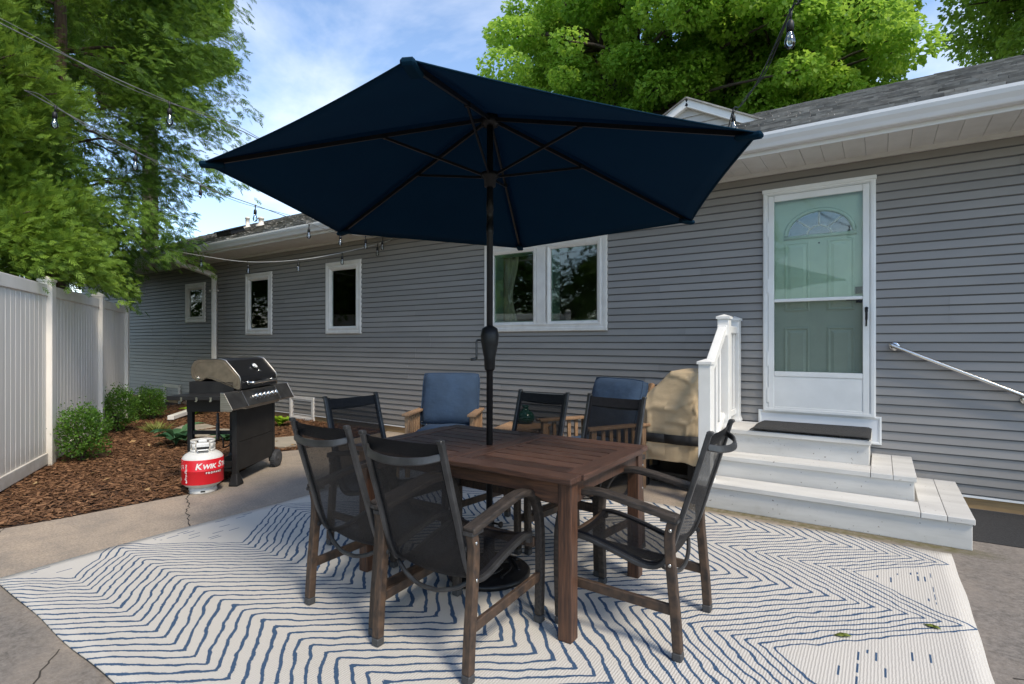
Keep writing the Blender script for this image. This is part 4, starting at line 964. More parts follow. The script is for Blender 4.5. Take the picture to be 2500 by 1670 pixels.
# ------------------------------------------------------------------ gas grill (local x = width away from viewer, y = depth, front = -y)
gr = thing('gas_grill', 'black and steel gas grill on a wheeled cart beside the propane tank', 'grill', (-5.045,2.786,0), math.atan2(.844,-.536))
def gb(name, mat, *boxes, bevel=.004, parent=None):
    b = MB()
    for q in boxes: b.box(*q)
    return b.build(name, M[mat], parent or gr, bevel=bevel, seg=2)
for (x,y) in ((.025,.025),(.025,.455),(.755,.025),(.755,.455)):
    gb('cart_leg', 'satinblack', (x-.024,x+.024,y-.024,y+.024,.07 if x > .5 else .02,.735))
for y in (.0,.455):
    b = MB(); b.add([(-.045,y-.03,0),(.075,y-.03,0),(.075,y+.055,0),(-.045,y+.055,0),(-.045,y-.03,.02),(.075,y-.03,.02),(.075,y+.055,.02),(-.045,y+.055,.02),(-.002,y-.002,.11),(.054,y-.002,.11),(.054,y+.052,.11),(-.002,y+.052,.11)],
        [(3,2,1,0),(0,1,5,4),(1,2,6,5),(2,3,7,6),(3,0,4,7),(4,5,9,8),(5,6,10,9),(6,7,11,10),(7,4,8,11),(8,9,10,11)]); b.build('foot', M['satinblack'], gr, bevel=.006)
gb('front_panel', 'satinblack', (.052,.728,.004,.016,.13,.40)); gb('front_panel', 'satinblack', (.052,.728,.004,.016,.403,.733))
gb('far_side_panel', 'satinblack', (.732,.744,.05,.43,.14,.73)); gb('bottom_shelf', 'satinblack', (.03,.75,.05,.43,.125,.15))
b = MB(); b.beam((.02,.05,.50),(.02,.43,.50),.02,.035); b.build('side_brace', M['satinblack'], gr); b = MB(); b.beam((.02,.05,.20),(.02,.43,.20),.02,.05); b.build('side_brace', M['satinblack'], gr)
for y in (.0,.46):
    wh = MB().lathe([(.055,y-.028),(.085,y-.030),(.092,y-.018),(.092,y+.018),(.085,y+.030),(.055,y+.028)],28,(.80,0,.092),axis='Y').build('wheel', M['rubber'], gr)
    b = MB()
    for k in range(26):
        a = 2*PI*k/26; c_, s_ = math.cos(a), math.sin(a); b.beam((.80+.0925*c_,y-.022,.092+.0925*s_),(.80+.0925*c_,y+.022,.092+.0925*s_),.010,.006,(c_,0,s_))
    b.build('tread', M['rubber'], wh)
    b = MB(); b.lathe([(.016,y-.034),(.022,y-.03),(.022,y+.03),(.016,y+.034)],12,(.80,0,.092),axis='Y')
    for k in range(5):
        a = 2*PI*k/5; b.beam((.80,y-.012,.092),(.80+.06*math.cos(a),y-.012,.092+.06*math.sin(a)),.014,.02,(0,1,0))
    b.lathe([(.052,y-.018),(.060,y-.02),(.060,y+.02),(.052,y+.018)],24,(.80,0,.092),axis='Y'); b.build('rim', M['footcap'], wh)
gb('firebox', 'satinblack', (.0,.745,.03,.46,.735,.985))
sh = gb('side_shelf', 'satinblack', (-.265,-.002,.0,.50,.835,.872)); gb('side_shelf', 'satinblack', (.748,1.02,.0,.50,.835,.872))
gb('shelf_bracket', 'satinblack', (-.022,-.0025,.02,.47,.70,.834), bevel=.003)
for y in (.09,.22,.36): gb('hook', 'chrome', (-.270,-.2655,y-.010,y+.010,.822,.862), (-.280,-.2705,y-.010,y+.010,.822,.830), bevel=0, parent=sh)
cp = [(.004,.900),(-.030,.897),(-.105,.752),(-.095,.737),(.004,.737)]
for nm, a, e in (('control_panel',.03,.70),('shelf_front',-.262,.0285),('shelf_front',.7015,1.0)):
    b = MB(); b.prism(cp, lambda y, z, t: (t,y,z), a, e); b.build(nm, M['darksteel'], gr, bevel=.006, seg=2)
for a, e in ((-.270,-.2625),(1.0005,1.009)):
    b = MB(); b.prism([(p[0]*1.06,(p[1]-.82)*1.05+.82) for p in cp], lambda y, z, t: (t,y,z), a, e); b.build('end_plate', M['steel'], gr, bevel=.003)
gb('grease_rail', 'steel', (.02,.70,-.080,-.02,.722,.7365))
nrm = Vector((0,-(.897-.752),-.075)).normalized(); nrm = Vector((0,-.888,.459))
for k in range(6):
    x = .20+k*.083; c_ = Vector((x,-.0675,.8245)); kb = MB().tube([c_-nrm*.002, c_+nrm*.006], .031, 18).build('knob', M['chrome'], gr)
    b = MB(); b.tube([c_+nrm*.006, c_+nrm*.034], [.022,.019], 16); b.beam(c_+nrm*.030+Vector((0,-.009,-.016)), c_+nrm*.030+Vector((0,.009,.016)), .008, .022, tuple(nrm)); b.build('grip', M['chrome'], kb)
lp = [(.445,1.075),(.440,1.13),(.415,1.175),(.37,1.195),(.15,1.198),(.105,1.185),(-.025,1.035),(-.036,1.01),(-.038,.910),(-.005,.905),(.245,1.005),(.295,1.012),(.345,.985),(.395,.985),(.435,1.02)]
for a, e in ((.0,.018),(.727,.745)):
    b = MB(); b.prism(lp, lambda y, z, t: (t,y,z), a, e); ec = b.build('lid_end', M['bronzecap'], gr, bevel=.006, seg=2)
    if a == 0:
        inn = [((y-.2)*.86+.2,(z-1.07)*.78+1.075) for y, z in lp]; b = MB(); b.tube([(-.001,y,z) for y, z in inn], .0028, 5, closed=True); b.build('pressed_bead', M['bronzecap'], ec)
        b = MB(); b.lathe([(.014,-.012),(.017,-.008),(.017,.0)],12,(0,.37,1.015),axis='X'); b.build('pivot', M['chrome'], ec)
        b = MB(); b.tube([(.001,y,z) for y, z in lp[3:9]], .006, 6); b.build('steel_edge', M['steel'], ec)
lid = MB(); li = [(y*.985+.002,(z-1)*.985+1) for y, z in lp]; lid.prism(li, lambda y, z, t: (t,y,z), .0185,.7265); lid = lid.build('lid', M['enamel'], gr)
b = MB(); b.tube([(.735,y,z+.001) for y, z in lp[3:9]], .0075, 6); b.build('steel_edge', M['steel'], gr)
d_ = Vector((0,-.756,.655)); c_ = Vector((.40,.035,1.114))
th = MB().tube([c_-d_*.004, c_+d_*.012], .036, 22).build('thermometer', M['chrome'], gr); MB().tube([c_+d_*.0125, c_+d_*.014], .026, 22).build('dial', M['plasticwhite'], th)
b = MB(); q = Vector((.44,.0,1.073)); b.tube([q-d_*.004, q+d_*.004], [.026,.024], 6); b.build('badge', M['chrome'], gr)
hb = smooth_pts([(.13,-.045,.965),(.135,-.085,.965),(.17,-.097,.965),(.37,-.104,.968),(.57,-.097,.965),(.605,-.085,.965),(.61,-.045,.965)],5)
b = MB(); b.tube(hb, .0135, 10); hd = b.build('handle', M['chrome'], gr)
for x in (.13,.61): b = MB(); b.lathe([(.022,-.05),(.022,-.036)],14,(x,0,.965),axis='Y'); b.build('standoff', M['chrome'], hd)
b = MB(); b.beam((-.02,.17,.69),(-.02,.17,.60),.03,.012,(0,1,0)); b.beam((-.02,.17,.598),(-.02,.17,.44),.045,.016,(0,1,0)); b.build('tank_hanger', M['footcap'], gr, bevel=.004)
b = MB(); b.tube(smooth_pts([(.12,.10,.74),(.10,.08,.55),(.08,.09,.40),(.0,.12,.36),(-.06,.1,.45),(-.02,.17,.50)],6), .007, 6); b.build('gas_hose', M['blackmetal'], gr)
b = MB(); b.lathe([(.016,-.0235),(.016,-.0226)],14,(0,.1,.80),axis='X'); b.build('port', M['band'], gr)

# ------------------------------------------------------------------ propane tank
pt = thing('propane_tank', 'white propane tank with red label standing at the edge of the mulch', 'propane tank', (-5.118,2.512,0), R(-26))
TRd = .168
def prof_r(z):
    if z < .115: return TRd*math.sqrt(max(0,1-((.115-z)/.085)**2))
    if z > .300: return TRd*math.sqrt(max(0,1-((z-.300)/.085)**2))
    return TRd
zs = [.034+.0095*i for i in range(9)]+[.118,.15,.2,.25,.3]+[.30+.0085*i for i in range(1,10)]
body = MB().lathe([(max(.055,prof_r(z)),z) for z in zs],48).build('body', M['tank'], pt)
MB().lathe([(TRd+.0012,.092),(TRd+.0016,.094),(TRd+.0016,.208),(TRd+.003,.210),(TRd+.003,.214),(TRd+.0016,.216),(TRd+.0016,.309),(TRd+.0008,.311)],48).build('label_band', M['red'], body)
MB().lathe([(.108,.0),(.116,.002),(.116,.012),(.110,.046),(.100,.05)],32).build('foot_ring', M['tank'], pt)
b = MB(); b.box(.112,.1185,-.018,.018,.016,.028); b.build('foot_slot', M['band'], pt)
# collar with hand holes
b = MB(); r1 = .098
def arcpan(a0, a1, z0, z1, n=14): 
    b.grid(n, 1, lambda u, v: (r1*math.cos(a0+(a1-a0)*u), r1*math.sin(a0+(a1-a0)*u), z0+(z1-z0)*v))
gap = R(38)
arcpan(gap, 2*PI-gap, .365,.392, 40); arcpan(gap, 2*PI-gap, .445,.470, 40)
for a0, a1 in ((38,58),(92,150),(210,268),(302,322)): arcpan(R(a0), R(a1), .392,.445, 8)
b.build('collar', M['tank'], pt, solid=.004)
b = MB(); b.box(.045,.105,-.052,.052,.40,.455); b.box(.05,.112,-.046,.046,.372,.398); b.box(.03,.09,-.035,.035,.4555,.485); b.build('valve_guard', M['plasticwhite'], pt, bevel=.01, seg=2)
b = MB(); b.box(.106,.109,-.050,.050,.402,.420); b.box(.1125,.115,-.04,.04,.378,.388); b.build('guard_slot', M['band'], pt)
b = MB(); b.tube([(0,0,.36),(0,0,.43)],.02,10); b.tube([(0,0,.43),(0,0,.45)],.03,12); b.build('valve', M['chrome'], pt)
def text_mesh(body_, size, shear=0.0, offset=0.0):
    cu = bpy.data.curves.new('t', 'FONT'); cu.body = body_; cu.size = size; cu.shear = shear; cu.offset = offset; cu.resolution_u = 3
    ob = bpy.data.objects.new('t', cu); COL.objects.link(ob); bpy.context.view_layer.update()
    dg = bpy.context.evaluated_depsgraph_get(); me = bpy.data.meshes.new_from_object(ob.evaluated_get(dg)); bpy.data.objects.remove(ob)
    bm = bmesh.new(); bm.from_mesh(me); bmesh.ops.triangulate(bm, faces=bm.faces)
    bmesh.ops.subdivide_edges(bm, edges=[e for e in bm.edges if e.calc_length() > size*.25], cuts=2); bm.to_mesh(me); bm.free()
    xs = [v.co.x for v in me.vertices]; return me, min(xs), max(xs)
def wrap(me, a_start, z0, x0, lift, rot=False):
    for v in me.vertices:
        x, y = v.co.x-x0, v.co.y
        if rot: x, y = -y, x
        a = a_start + x/TRd; r_ = TRd+lift; v.co = (r_*math.cos(a), r_*math.sin(a), z0+y)
def lettering(parts, a0, z0, mat, rot=False, lift=.0030, gapw=.003):
    a = a0; z = z0
    for txt, size, sh, off in parts:
        me, x0, x1 = text_mesh(txt, size, sh, off); me.materials.clear(); me.materials.append(M[mat]); wrap(me, a, z, x0, lift, rot)
        mk('lettering', me, body)
        if rot: z += (x1-x0)+gapw
        else: a += (x1-x0+gapw)/TRd
    return a
aK = R(-20)
a2 = lettering([('K',.074,.22,.0022),('WIK',.056,.22,.0020)], aK, .232, 'letter'); lettering([('S',.074,.22,.0022),('TAR',.056,.22,.0020)], a2+.07, .232, 'letter')
b = MB(); b.grid(16, 1, lambda u, v: ((TRd+.0024)*math.cos(R(4)+R(60)*u), (TRd+.0024)*math.sin(R(4)+R(60)*u), .184+.021*v)); b.build('label_panel', M['letterdark'], body, recalc=False)
lettering([('P R O P A N E',.0225,0,.0009)], R(8), .187, 'letter', lift=.0038)
lettering([('Pro-Flame',.034,0,.0006)], R(-46), .138, 'letter', rot=True)
b = MB(); q = [(0,.018),(.007,.008),(.009,-.002),(.006,-.010),(0,-.013),(-.006,-.010),(-.009,-.002),(-.004,.004)]
b.add([((TRd+.003)*math.cos(R(-48)+x/TRd),(TRd+.003)*math.sin(R(-48)+x/TRd),.122+z) for x, z in q],[tuple(range(8))]); b.build('flame_mark', M['letter'], body, recalc=False)
r_ = random.Random(9)
for k in range(16):
    a = R(r_.uniform(-74,-60)); z = r_.uniform(.24,.30); w_ = r_.uniform(.002,.005)
    if k > 11: a = R(r_.uniform(-82,-76)); z = r_.uniform(.13,.24); w_ = .010
    b = MB(); b.grid(2,1,lambda u, v: ((TRd+.0026)*math.cos(a+(u-.5)*w_*2/TRd),(TRd+.0026)*math.sin(a+(u-.5)*w_*2/TRd),z+(v-.5)*w_*1.6)); b.build('label_mark', M['letter'], body, recalc=False)

# ------------------------------------------------------------------ shrubs and small plants
def boxwood(label, x, y, wd, h, seed, n=4200):
    rg = np.random.default_rng(seed); root = thing('boxwood_shrub', label, 'shrub', (x,y,0), rg.uniform(0,6), 'boxwood shrubs along the fence')
    v_ = rg.normal(size=(n,3)); v_ /= np.linalg.norm(v_, axis=1, keepdims=True); r = rg.random(n)**.28
    lump = 1+.16*np.sin(v_[:,0]*5+seed)*np.cos(v_[:,1]*6+1)+.13*np.sin(v_[:,2]*7+v_[:,0]*4+seed)
    sq = 1/np.maximum(np.maximum(np.abs(v_[:,0]),np.abs(v_[:,1])),np.abs(v_[:,2]))**.35
    P = v_*(r*lump*sq)[:,None]*np.array([wd/2*.86,wd/2*.86,h/2*.84]); P[:,2] += h*.53
    # sprouting twigs on top
    k = rg.choice(n, n//6); P[k] += v_[k]*rg.uniform(.0,.10,len(k))[:,None]*np.array([.6,.6,1.1]) + np.array([0,0,.02])
    P[:,2] = np.maximum(P[:,2], .03)
    A = v_*.7 + rg.normal(size=(n,3))*.55 + np.array([0,0,.35]); N_ = rg.normal(size=(n,3)) + np.array([0,0,1.2])
    L_ = rg.uniform(.022,.036,n)
    me = scatter('foliage', [[(-.5,0,0),(0,-.33,.06),(.5,0,0),(0,.33,.06)]], P, A, N_, L_, rg.beta(1.6,2.2,n), M['box']); mk('foliage', me, root)
    b = MB()
    for k in range(7):
        a = rg.uniform(0,2*PI); b.tube(smooth_pts([(.01*math.cos(a),.01*math.sin(a),0),(.05*math.cos(a),.05*math.sin(a),h*.3),(wd*.32*math.cos(a),wd*.32*math.sin(a),h*.75)],3),[.009]*4+[.005]*3,5)
    b.build('stem', M['bark'], root); return root
boxwood('round boxwood shrub nearest the viewer at the foot of the white fence', -7.50,2.36,.54,.64,1)
boxwood('middle boxwood shrub of the three, beside the fence post', -9.45,3.42,.50,.68,2)
boxwood('boxwood shrub farthest along the fence, before the grey wall', -10.55,4.28,.56,.58,3)
def hosta(name, label, cat, x, y, n, ln, wd, mat, seed, up_=.8, grp=None):
    rg = random.Random(seed); root = thing(name, label, cat, (x,y,0)); 
    if grp: root['group'] = grp
    for k in range(n):
        a = 2*PI*k/n*2.39996+rg.uniform(-.2,.2) if n > 6 else 2*PI*k/n+rg.uniform(-.3,.3)
        L_ = ln*rg.uniform(.7,1.1); W_ = wd*rg.uniform(.8,1.1); lift = up_*rg.uniform(.7,1.2); el = rg.uniform(.5,1.1)
        Tq = []; ns = 8
        def cen(f): return (L_*(.25*f+.75*f*f*.9)*el, L_*lift*(f-.55*f*f*1.1))
        row = []
        for i in range(ns+1):
            f = i/ns; r_, z = cen(f); ww = W_*.5*math.sin(min(1,max(0,(f-.28)/.72))*PI)**.8 if f > .28 else .006
            row.append((r_, z, max(ww,.003)))
        vs_ = []; 
        for (r_, z, ww) in row:
            for s_ in (-1,-.5,0,.5,1): vs_.append((r_*math.cos(a)-s_*ww*math.sin(a), r_*math.sin(a)+s_*ww*math.cos(a), max(.01,z+abs(s_)*ww*.28+.008*math.sin(s_*9)*(ww>.02))))
        Vt = np.array(vs_); Q = np.array([(i*5+j,i*5+j+1,(i+1)*5+j+1,(i+1)*5+j) for i in range(ns) for j in range(4)])
        me = np_mesh('leaf', Vt, Q, np.full(len(Q), rg.random()), M[mat]); me.polygons.foreach_set('use_smooth', [True]*len(Q)); mk('leaf', me, root)
    return root
hosta('hosta_plant', 'dark blue green hosta with long leaves behind the grill legs', 'plant', -7.62,3.40,15,.46,.16,'hosta',3,1.05)
hosta('hosta_plant', 'dark hosta farther back seen between the grill legs', 'plant', -7.35,3.92,9,.34,.14,'hosta',8,.7)
hosta('lime_hosta', 'bright lime green leafy plant by the wall behind the grill wheel', 'plant', -7.95,5.08,17,.26,.15,'lime',5,1.25)
hosta('lime_hosta', 'bright green leafy plant by the downspout, partly behind the grill leg', 'plant', -10.55,5.05,12,.40,.20,'lime',6,.9)
rg = np.random.default_rng(17); n = 160; a = rg.uniform(0,2*PI,n); rr_ = rg.uniform(0,.12,n)
P = np.stack([rr_*np.cos(a), rr_*np.sin(a), np.zeros(n)],1); A = np.stack([np.cos(a)*.7, np.sin(a)*.7, rg.uniform(.5,1.2,n)],1)
me = scatter('grass_tuft', [[(0,-.025,0),(.55,-.03,.0),(.55,.03,.0),(0,.025,0)],[(.55,-.03,0),(1,-.004,-.18),(1,.004,-.18),(.55,.03,0)]], P, A, np.tile([0,0,1.],(n,1))+rg.normal(size=(n,3))*.2, rg.uniform(.12,.22,n), rg.random(n), M['tuft'])
o = mk('grass_tuft', me); o.location = (-9.0,3.75,.0); tag(o, 'small yellowish grass tuft in the mulch beside the farthest shrub', 'plant')
n = 60; lx = rg.uniform(-9.5,-5.3,n); ly = rg.uniform(1.0,4.3,n); sidef = (lx-F1.x)*(-fdir.y)+(ly-F1.y)*fdir.x; kp = inside(lx,ly,MUL)&(sidef<-.1); lx, ly = lx[kp], ly[kp]; n = len(lx); a = rg.uniform(0,6.28,n)
me = scatter('dead_leaves', [[(-.5,0,0),(-.05,-.3,.12),(.15,0,.0),(-.05,.3,.1)],[(-.05,-.3,.12),(.5,-.05,.05),(.5,.05,.05),(.15,0,0)]], np.stack([lx,ly,np.full(n,.035)],1), np.stack([np.cos(a),np.sin(a),rg.normal(0,.2,n)],1), np.stack([rg.normal(0,.3,n),rg.normal(0,.3,n),np.ones(n)],1), rg.uniform(.06,.12,n), rg.uniform(.5,1,n), pm('dead leaf', (.30,.17,.07), (.36,.25,.12), rough=.9))
tag(mk('dead_leaves', me), 'scattered dry brown leaves lying on the mulch', 'leaves', kind='stuff')

# ------------------------------------------------------------------ string lights
def sag(p, q, s_, n=16):
    p, q = Vector(p), Vector(q); return [p.lerp(q, k/n) - Vector((0,0,s_*4*(k/n)*(1-k/n))) for k in range(n+1)]
def strand(label, pts, bulbs, cable='cable', r_=.0042, twin=False, broken=()):
    root = thing('string_lights', label, 'string lights', tuple(pts[0]), 0, 'outdoor string lights'); O_ = Vector(pts[0])
    P = smooth_pts(pts, 6); b = MB(); b.tube([p-O_ for p in P], r_, 6)
    if twin: b.tube([p-O_+Vector((0,.012,.028*math.sin(i*.5))) for i, p in enumerate(P)], r_*.6, 5)
    b.build('cable', M[cable], root)
    for i, q in enumerate(bulbs):
        q = Vector(q)-O_; tl = Vector((rnd.uniform(-.008,.008), rnd.uniform(-.008,.008), 0))
        sk = MB(); sk.tube([q+Vector((0,0,.006)), q-Vector((0,0,.02))+tl*.2, q-Vector((0,0,.045))+tl*.5], [.010,.006,.005], 8)
        s0 = q-Vector((0,0,.045))+tl*.5; sk.tube([s0, s0-Vector((0,0,.012)), s0-Vector((0,0,.052))+tl*.3], [.009,.0165,.0175], 10); so = sk.build('socket', M['cable'], root)
        bb = s0-Vector((0,0,.052))+tl*.3
        if i in broken:
            MB().tube([bb, bb-Vector((.0,0,.02)), bb-Vector((-.006,0,.035))], [.014,.012,.004], 8).build('broken_bulb', M['bulb'], so); continue
        g_ = MB(); g_.lathe([(.0125,0),(.0135,-.010),(.019,-.026),(.0245,-.044),(.0255,-.056),(.022,-.070),(.013,-.080),(.003,-.084)],14,tuple(bb)); g_.build('bulb', M['bulb'], so)
        g_ = MB(); g_.tube([bb, bb-Vector((0,0,.028))], [.006,.003], 6); g_.tube([bb-Vector((.008,0,.028)), bb-Vector((.010,0,.055)), bb-Vector((-.010,0,.055)), bb-Vector((-.008,0,.028))], .0012, 4); g_.build('filament', M['filament'], so)
    return root
hook = (-6.10,5.77,2.935)
s1 = [(-5.35,1.322,3.262),(-5.44,1.55,3.225),(-5.56,2.16,3.075),(-5.68,2.76,2.945),(-5.72,3.38,2.87),(-5.90,4.18,2.83),(-6.0,4.74,2.835),(-6.05,5.21,2.86),hook]
strand('string light cable falling from the arborvitae across the sky to the wall hook', s1, [(-5.43,1.53,3.235),(-5.55,2.14,3.085),(-5.69,2.77,2.943),(-5.72,3.37,2.872),(-5.90,4.18,2.83),(-6.0,4.74,2.835),(-6.045,5.20,2.86),(-6.075,5.55,2.895)], 'midcable', .0046, True, (2,))
s2 = [(-12.2,4.1,3.75),(-11.36,4.37,3.36),(-10.2,4.38,2.98),(-9.1,4.45,2.755),(-8.1,4.66,2.60),(-7.28,4.97,2.60),(-6.73,5.34,2.71),(-6.2,5.70,2.87),hook]
strand('lowest pale string light cable sagging before the wall and small windows', s2, [(-9.13,4.45,2.755),(-8.11,4.66,2.60),(-7.28,4.97,2.60),(-6.73,5.34,2.705),(-6.28,5.64,2.84)], 'greycable', .0062)
s3 = [(-4.30,.65,3.30),(-4.585,1.358,3.306),(-4.663,2.03,3.262),(-4.95,2.95,3.31),(-5.4,4.3,3.20),(-5.9,5.4,3.06),(-6.0,5.70,3.0)]
strand('upper string light cable running from the arborvitae behind the umbrella corner', s3, [(-4.66,2.03,3.258)], 'midcable', .0042, True)
s4 = [(.10,1.2,3.10),(-.15,2.25,2.975),(-.305,2.815,2.945),(-.357,2.9,2.945),(-.62,3.65,3.0),(-.88,4.38,3.15),(-.99,4.66,3.255),(-1.12,5.02,3.20)]
strand('near string light cable over the roof edge beside the door', s4, [(-.355,2.895,2.945),(-.992,4.665,3.252)], 'cable', .0045, True)

# ------------------------------------------------------------------ trees
SPRAY = []
def _sp(x0, y0, x1, y1, wd):
    dx, dy = x1-x0, y1-y0; l = math.hypot(dx, dy); nx, ny = -dy/l*wd, dx/l*wd
    SPRAY.append([(x0-nx*.6,y0-ny*.6,0),(x0+(dx*.6)-nx,y0+dy*.6-ny,.02),(x1,y1,-.03),(x0+(dx*.6)+nx,y0+dy*.6+ny,.02)])
_sp(0,0,1,0,.046)
for i in range(3):
    x = .10+.26*i; l = .52-.10*i
    for s_ in (-1,1): _sp(x, 0, x+l*.80, s_*l*.58, .046)
def cedar(name, label, loc, h0, h1, Rf, nb, seed, mat, per=15, spl=(.16,.30), az=None, droop=.55, upr=0.0, barkmat='cedarbark', trunk=.16, extra=(), grp='evergreen trees'):
    rg = np.random.default_rng(seed); root = thing(name, label, 'tree', loc, 0, grp)
    Pa, Aa, Na, La, Ta = [], [], [], [], []; lim = MB(); nl = 0
    bl = [(None,None,None,None)]*nb + [tuple(e_)+(None,)*(4-len(e_)) for e_ in extra]
    for h, a, L_, xd in bl:
        if h is None:
            h = h0+(h1-h0)*rg.random()**.9; a = rg.uniform(0,2*PI) if az is None else rg.uniform(*az); L_ = Rf((h-h0)/(h1-h0))*rg.uniform(.72,1.12)
        d = np.array([math.cos(a), math.sin(a), 0]); sd2 = np.array([-d[1], d[0], 0]); rise = rg.uniform(.15,.55); dr = droop*rg.uniform(.6,1.3)
        if xd is not None: dr = xd; rise = .25
        f = lambda s_: np.outer(s_, d)*L_ + np.stack([0*s_, 0*s_, h + L_*(rise*s_-dr*s_**2)], 1)
        m = max(6, int(per*L_)); s_ = rg.uniform(.30,1,m)**.75; s_[:2] = 1
        lat = rg.normal(0,.17,m)*(1.15-s_*.75)*L_**.6; P = f(s_) + sd2*lat[:,None]; P[:,2] += rg.normal(0,.07,m) - np.abs(lat)*.25
        A = d*rg.uniform(.35,1.0,m)[:,None] + sd2*(np.sign(lat)*rg.uniform(.0,.8,m))[:,None] + np.array([0,0,1])*(rise-2*dr*s_+upr+rg.normal(0,.35,m))[:,None]
        Nn = rg.normal(size=(m,3))*.55 + np.array([0,0,.8]) + d*.35
        Pa.append(P); Aa.append(A); Na.append(Nn); La.append(rg.uniform(*spl,m)); Ta.append(np.clip(rg.beta(2,2.4,m)*.75 + rg.normal(.1,.10), 0, 1))
        if nl < 70 and L_ > .6:
            lim.tube([Vector(x) for x in f(np.linspace(0,.85,5))], [.030,.024,.018,.012,.006], 5); nl += 1
    me = scatter('crown', SPRAY, np.concatenate(Pa), np.concatenate(Aa), np.concatenate(Na), np.concatenate(La), np.concatenate(Ta), M[mat]); mk('crown', me, root)
    lim.build('limbs', M[barkmat], root)
    b = MB(); zz = np.linspace(0, h1*.97, 9); b.tube([Vector((.05*math.sin(z*1.3),.05*math.cos(z*.9)-.05,z-.1)) for z in zz], [max(.02,trunk*(1-.93*z/h1)) for z in zz], 9); b.build('trunk', M[barkmat], root)
    return root
cedar('arborvitae', 'bright yellow green arborvitae close behind the near end of the fence', (-8.75,1.55,0), 2.1, 7.6, lambda f: 1.28*(1-.50*f)+.12*math.sin(f*19), 480, 1, 'cedar1', 96, (.075,.14), droop=.22, upr=.55,
      extra=[(2.55+.05*(k%6),.15+1.15*((k*7)%20)/20,1.15+.14*(k%5),.45+.07*(k%4)) for k in range(26)])
low = [(2.75+.06*k, .62+.05*((k*5)%7-3), 1.0+.09*(k%4), .75+.09*(k%5)) for k in range(12)] + [(3.0+.05*k, -.35+.8*((k*7)%16)/16, 1.9+.15*(k%5), .48) for k in range(16)] + [(3.2+.1*k, -.1+.12*k, 1.9+.1*(k%3)) for k in range(0)] + [(2.9+.08*k, -.75+.06*k, 2.5+.12*(k%4)) for k in range(9)] + [(4.5+.05*k, .1+.9*((k*37)%11)/11, 2.1+.95*((k*17)%7)/7) for k in range(90)]
cedar('cedar_tree', 'tall dark green cedar overhanging the far end of the fence', (-10.95,3.15,0), 2.5, 10.5, lambda f: (1.35+1.45*min(1,f/.24)+.3*math.sin(f*16))*(1-.33*f), 400, 2, 'cedar2', 48, (.095,.18), droop=.42, trunk=.2, extra=low)
c3 = cedar('cedar_tree', 'shaded cedar behind the fence between the arborvitae and the overhanging cedar', (-11.6,.6,0), 1.5, 10.0, lambda f: 2.5*(1-.45*f), 280, 3, 'cedar2', 32, (.15,.28), trunk=.2)
def bg_tree(src, label, loc, rz, sc):
    o = copy_tree(src); o.location = loc; o.rotation_euler.z = rz; o.scale = (sc,sc,sc); tag(o, label, 'tree', 'evergreen trees'); return o
bg_tree(c3, 'cedar beyond the far corner of the house past the fence end', (-15.9,2.6,0), 2.1, 1.0)
bg_tree(c3, 'shaded cedar filling the gap behind the overhanging cedar', (-13.2,2.3,0), 3.3, 1.05)
bg_tree(c3, 'shaded cedar at the left edge behind the arborvitae', (-13.0,-.6,0), 5.3, 1.1)
bg_tree(c3, 'cedar mirrored in the left light of the twin window', (-7.6,-6.2,0), 1.0, 1.0)
bg_tree(c3, 'cedar mirrored in the right light of the twin window', (-5.0,-8.2,0), 3.0, 1.05)
bg_tree(c3, 'cedar mirrored in the tall window next to the twin window', (-11.5,-5.0,0), 4.4, 1.05)
bg_tree(c3, 'cedar mirrored behind the first two in the twin window', (-8.2,-9.8,0), .4, 1.15)
bg_tree(c3, 'cedar mirrored between the others in the tall window', (-13.6,-6.5,0), 2.9, 1.15)
bg_tree(c3, 'cedar mirrored in the window above the gas grill lid', (-16.0,-3.6,0), 5.2, 1.0)
LEAF = [[(-.5,0,0),(-.05,-.42,.10),(.5,0,-.06),(-.05,.42,.10)]]
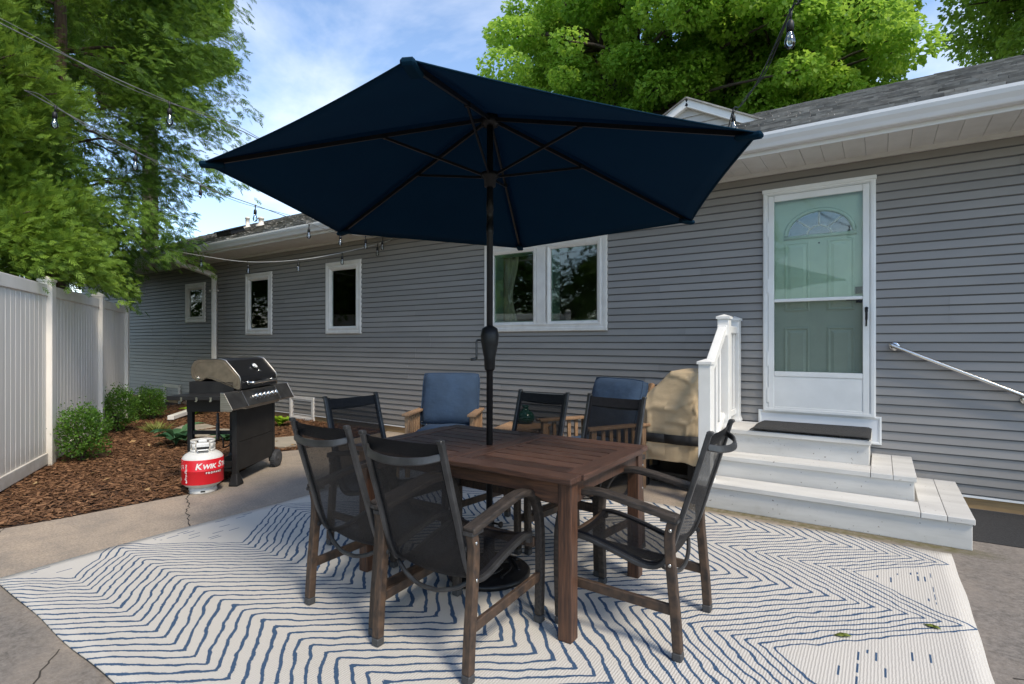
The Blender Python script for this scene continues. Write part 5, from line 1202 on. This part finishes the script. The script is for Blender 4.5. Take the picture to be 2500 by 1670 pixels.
def broadleaf(name, label, loc, trunk_h, cz, rx, ry, rz_, nclump, per, seed, mat, leaf=(.10,.165), forks=6, tr=.38, grp='leafy trees behind the house', clump=(.7,1.35), shell=.45):
    rg = np.random.default_rng(seed); root = thing(name, label, 'tree', loc, 0, grp)
    C_ = []; tries = 0
    while len(C_) < nclump and tries < nclump*30:
        tries += 1; v_ = rg.normal(size=3); v_ /= np.linalg.norm(v_); r = rg.uniform(shell,1.0)**.6
        p = v_*r*np.array([rx,ry,rz_])*(1+.14*math.sin(v_[0]*6+seed)+.12*math.sin(v_[2]*7+v_[1]*5)); p[2] += cz
        if p[2] < trunk_h*.75: continue
        C_.append(p)
    C_ = np.array(C_); Pa, Aa, Na, La, Ta = [], [], [], [], []
    for c_ in C_:
        rad = rg.uniform(*clump); m = int(per*rad**2); v_ = rg.normal(size=(m,3)); v_ /= np.linalg.norm(v_, axis=1, keepdims=True)
        P = c_ + v_*(rad*rg.uniform(.45,1.0,m)**.6)[:,None]*np.array([1,1,.55]); out = (c_-np.array([0,0,cz])); out /= np.linalg.norm(out)+1e-6
        Pa.append(P); Aa.append(v_*.6+out*.4+rg.normal(size=(m,3))*.5+np.array([0,0,-.35])); Na.append(rg.normal(size=(m,3))*.55+np.array([0,0,1])+v_*.5)
        La.append(rg.uniform(*leaf,m)); Ta.append(np.clip(rg.beta(2,2,m)*.7+rg.normal(.12,.14),0,1))
    me = scatter('crown', LEAF, np.concatenate(Pa), np.concatenate(Aa), np.concatenate(Na), np.concatenate(La), np.concatenate(Ta), M[mat]); mk('crown', me, root)
    b = MB(); b.tube(smooth_pts([(0,0,-.1),(.1,.05,trunk_h*.4),(.0,.1,trunk_h)],4), [tr*1.25,tr*1.15,tr*1.1,tr*1.05,tr,tr*.97,tr*.95,tr*.92,tr*.88], 12); b.build('trunk', M['bark'], root)
    b = MB(); ends = []
    for k in range(forks):
        a = 2*PI*k/forks+rg.uniform(-.3,.3); rr_ = rg.uniform(.28,.55); e = np.array([math.cos(a)*rx*rr_, math.sin(a)*ry*rr_, cz+rz_*rg.uniform(.0,.55)])
        m1 = np.array([math.cos(a)*rx*.13, math.sin(a)*ry*.13, trunk_h+(e[2]-trunk_h)*.42]); r0 = tr*rg.uniform(.42,.6)
        pts = smooth_pts([(0,.1,trunk_h-.35), tuple(m1), tuple(e)], 5); b.tube(pts, list(np.linspace(r0, r0*.28, len(pts))), 8); ends += [m1, e, (m1+e)/2]
    for c_ in C_[::2]:
        e = min(ends, key=lambda q: np.linalg.norm(q-c_) + (3 if q[2] > c_[2]+.5 else 0)); md = (e+c_)/2+np.array([0,0,.25]); pts = smooth_pts([tuple(e), tuple(md), tuple(c_)], 3); b.tube(pts, list(np.linspace(tr*.17, .02, len(pts))), 5)
    b.build('limbs', M['bark'], root); return root
mp1 = broadleaf('maple_tree', 'large maple with forked trunks behind the house, over the umbrella', (-6.4,17.6,0), 6.8, 11.0, 5.6, 4.2, 5.4, 430, 820, 4, 'maple', forks=9, tr=.5, clump=(.5,.95), shell=.25)
mp2 = broadleaf('maple_tree', 'maple behind the house above the roof beside the door', (-2.5,18.6,0), 6.0, 10.4, 3.7, 3.6, 5.2, 290, 820, 5, 'maple', forks=7, tr=.4, clump=(.5,.95), shell=.25)
broadleaf('maple_tree', 'tree in the top corner beyond the roof over the handrail', (6.6,21.5,0), 6.0, 12.5, 4.5, 4.0, 5.0, 120, 640, 6, 'maple2')
broadleaf('deciduous_tree', 'dark leafy tree rising behind the cedar towards the umbrella', (-24.6,9.9,0), 10, 15.4, 5.2, 3.0, 3.9, 110, 520, 7, 'maple2', (.18,.28), grp='leafy trees behind the house', clump=(.6,1.0), tr=.3)
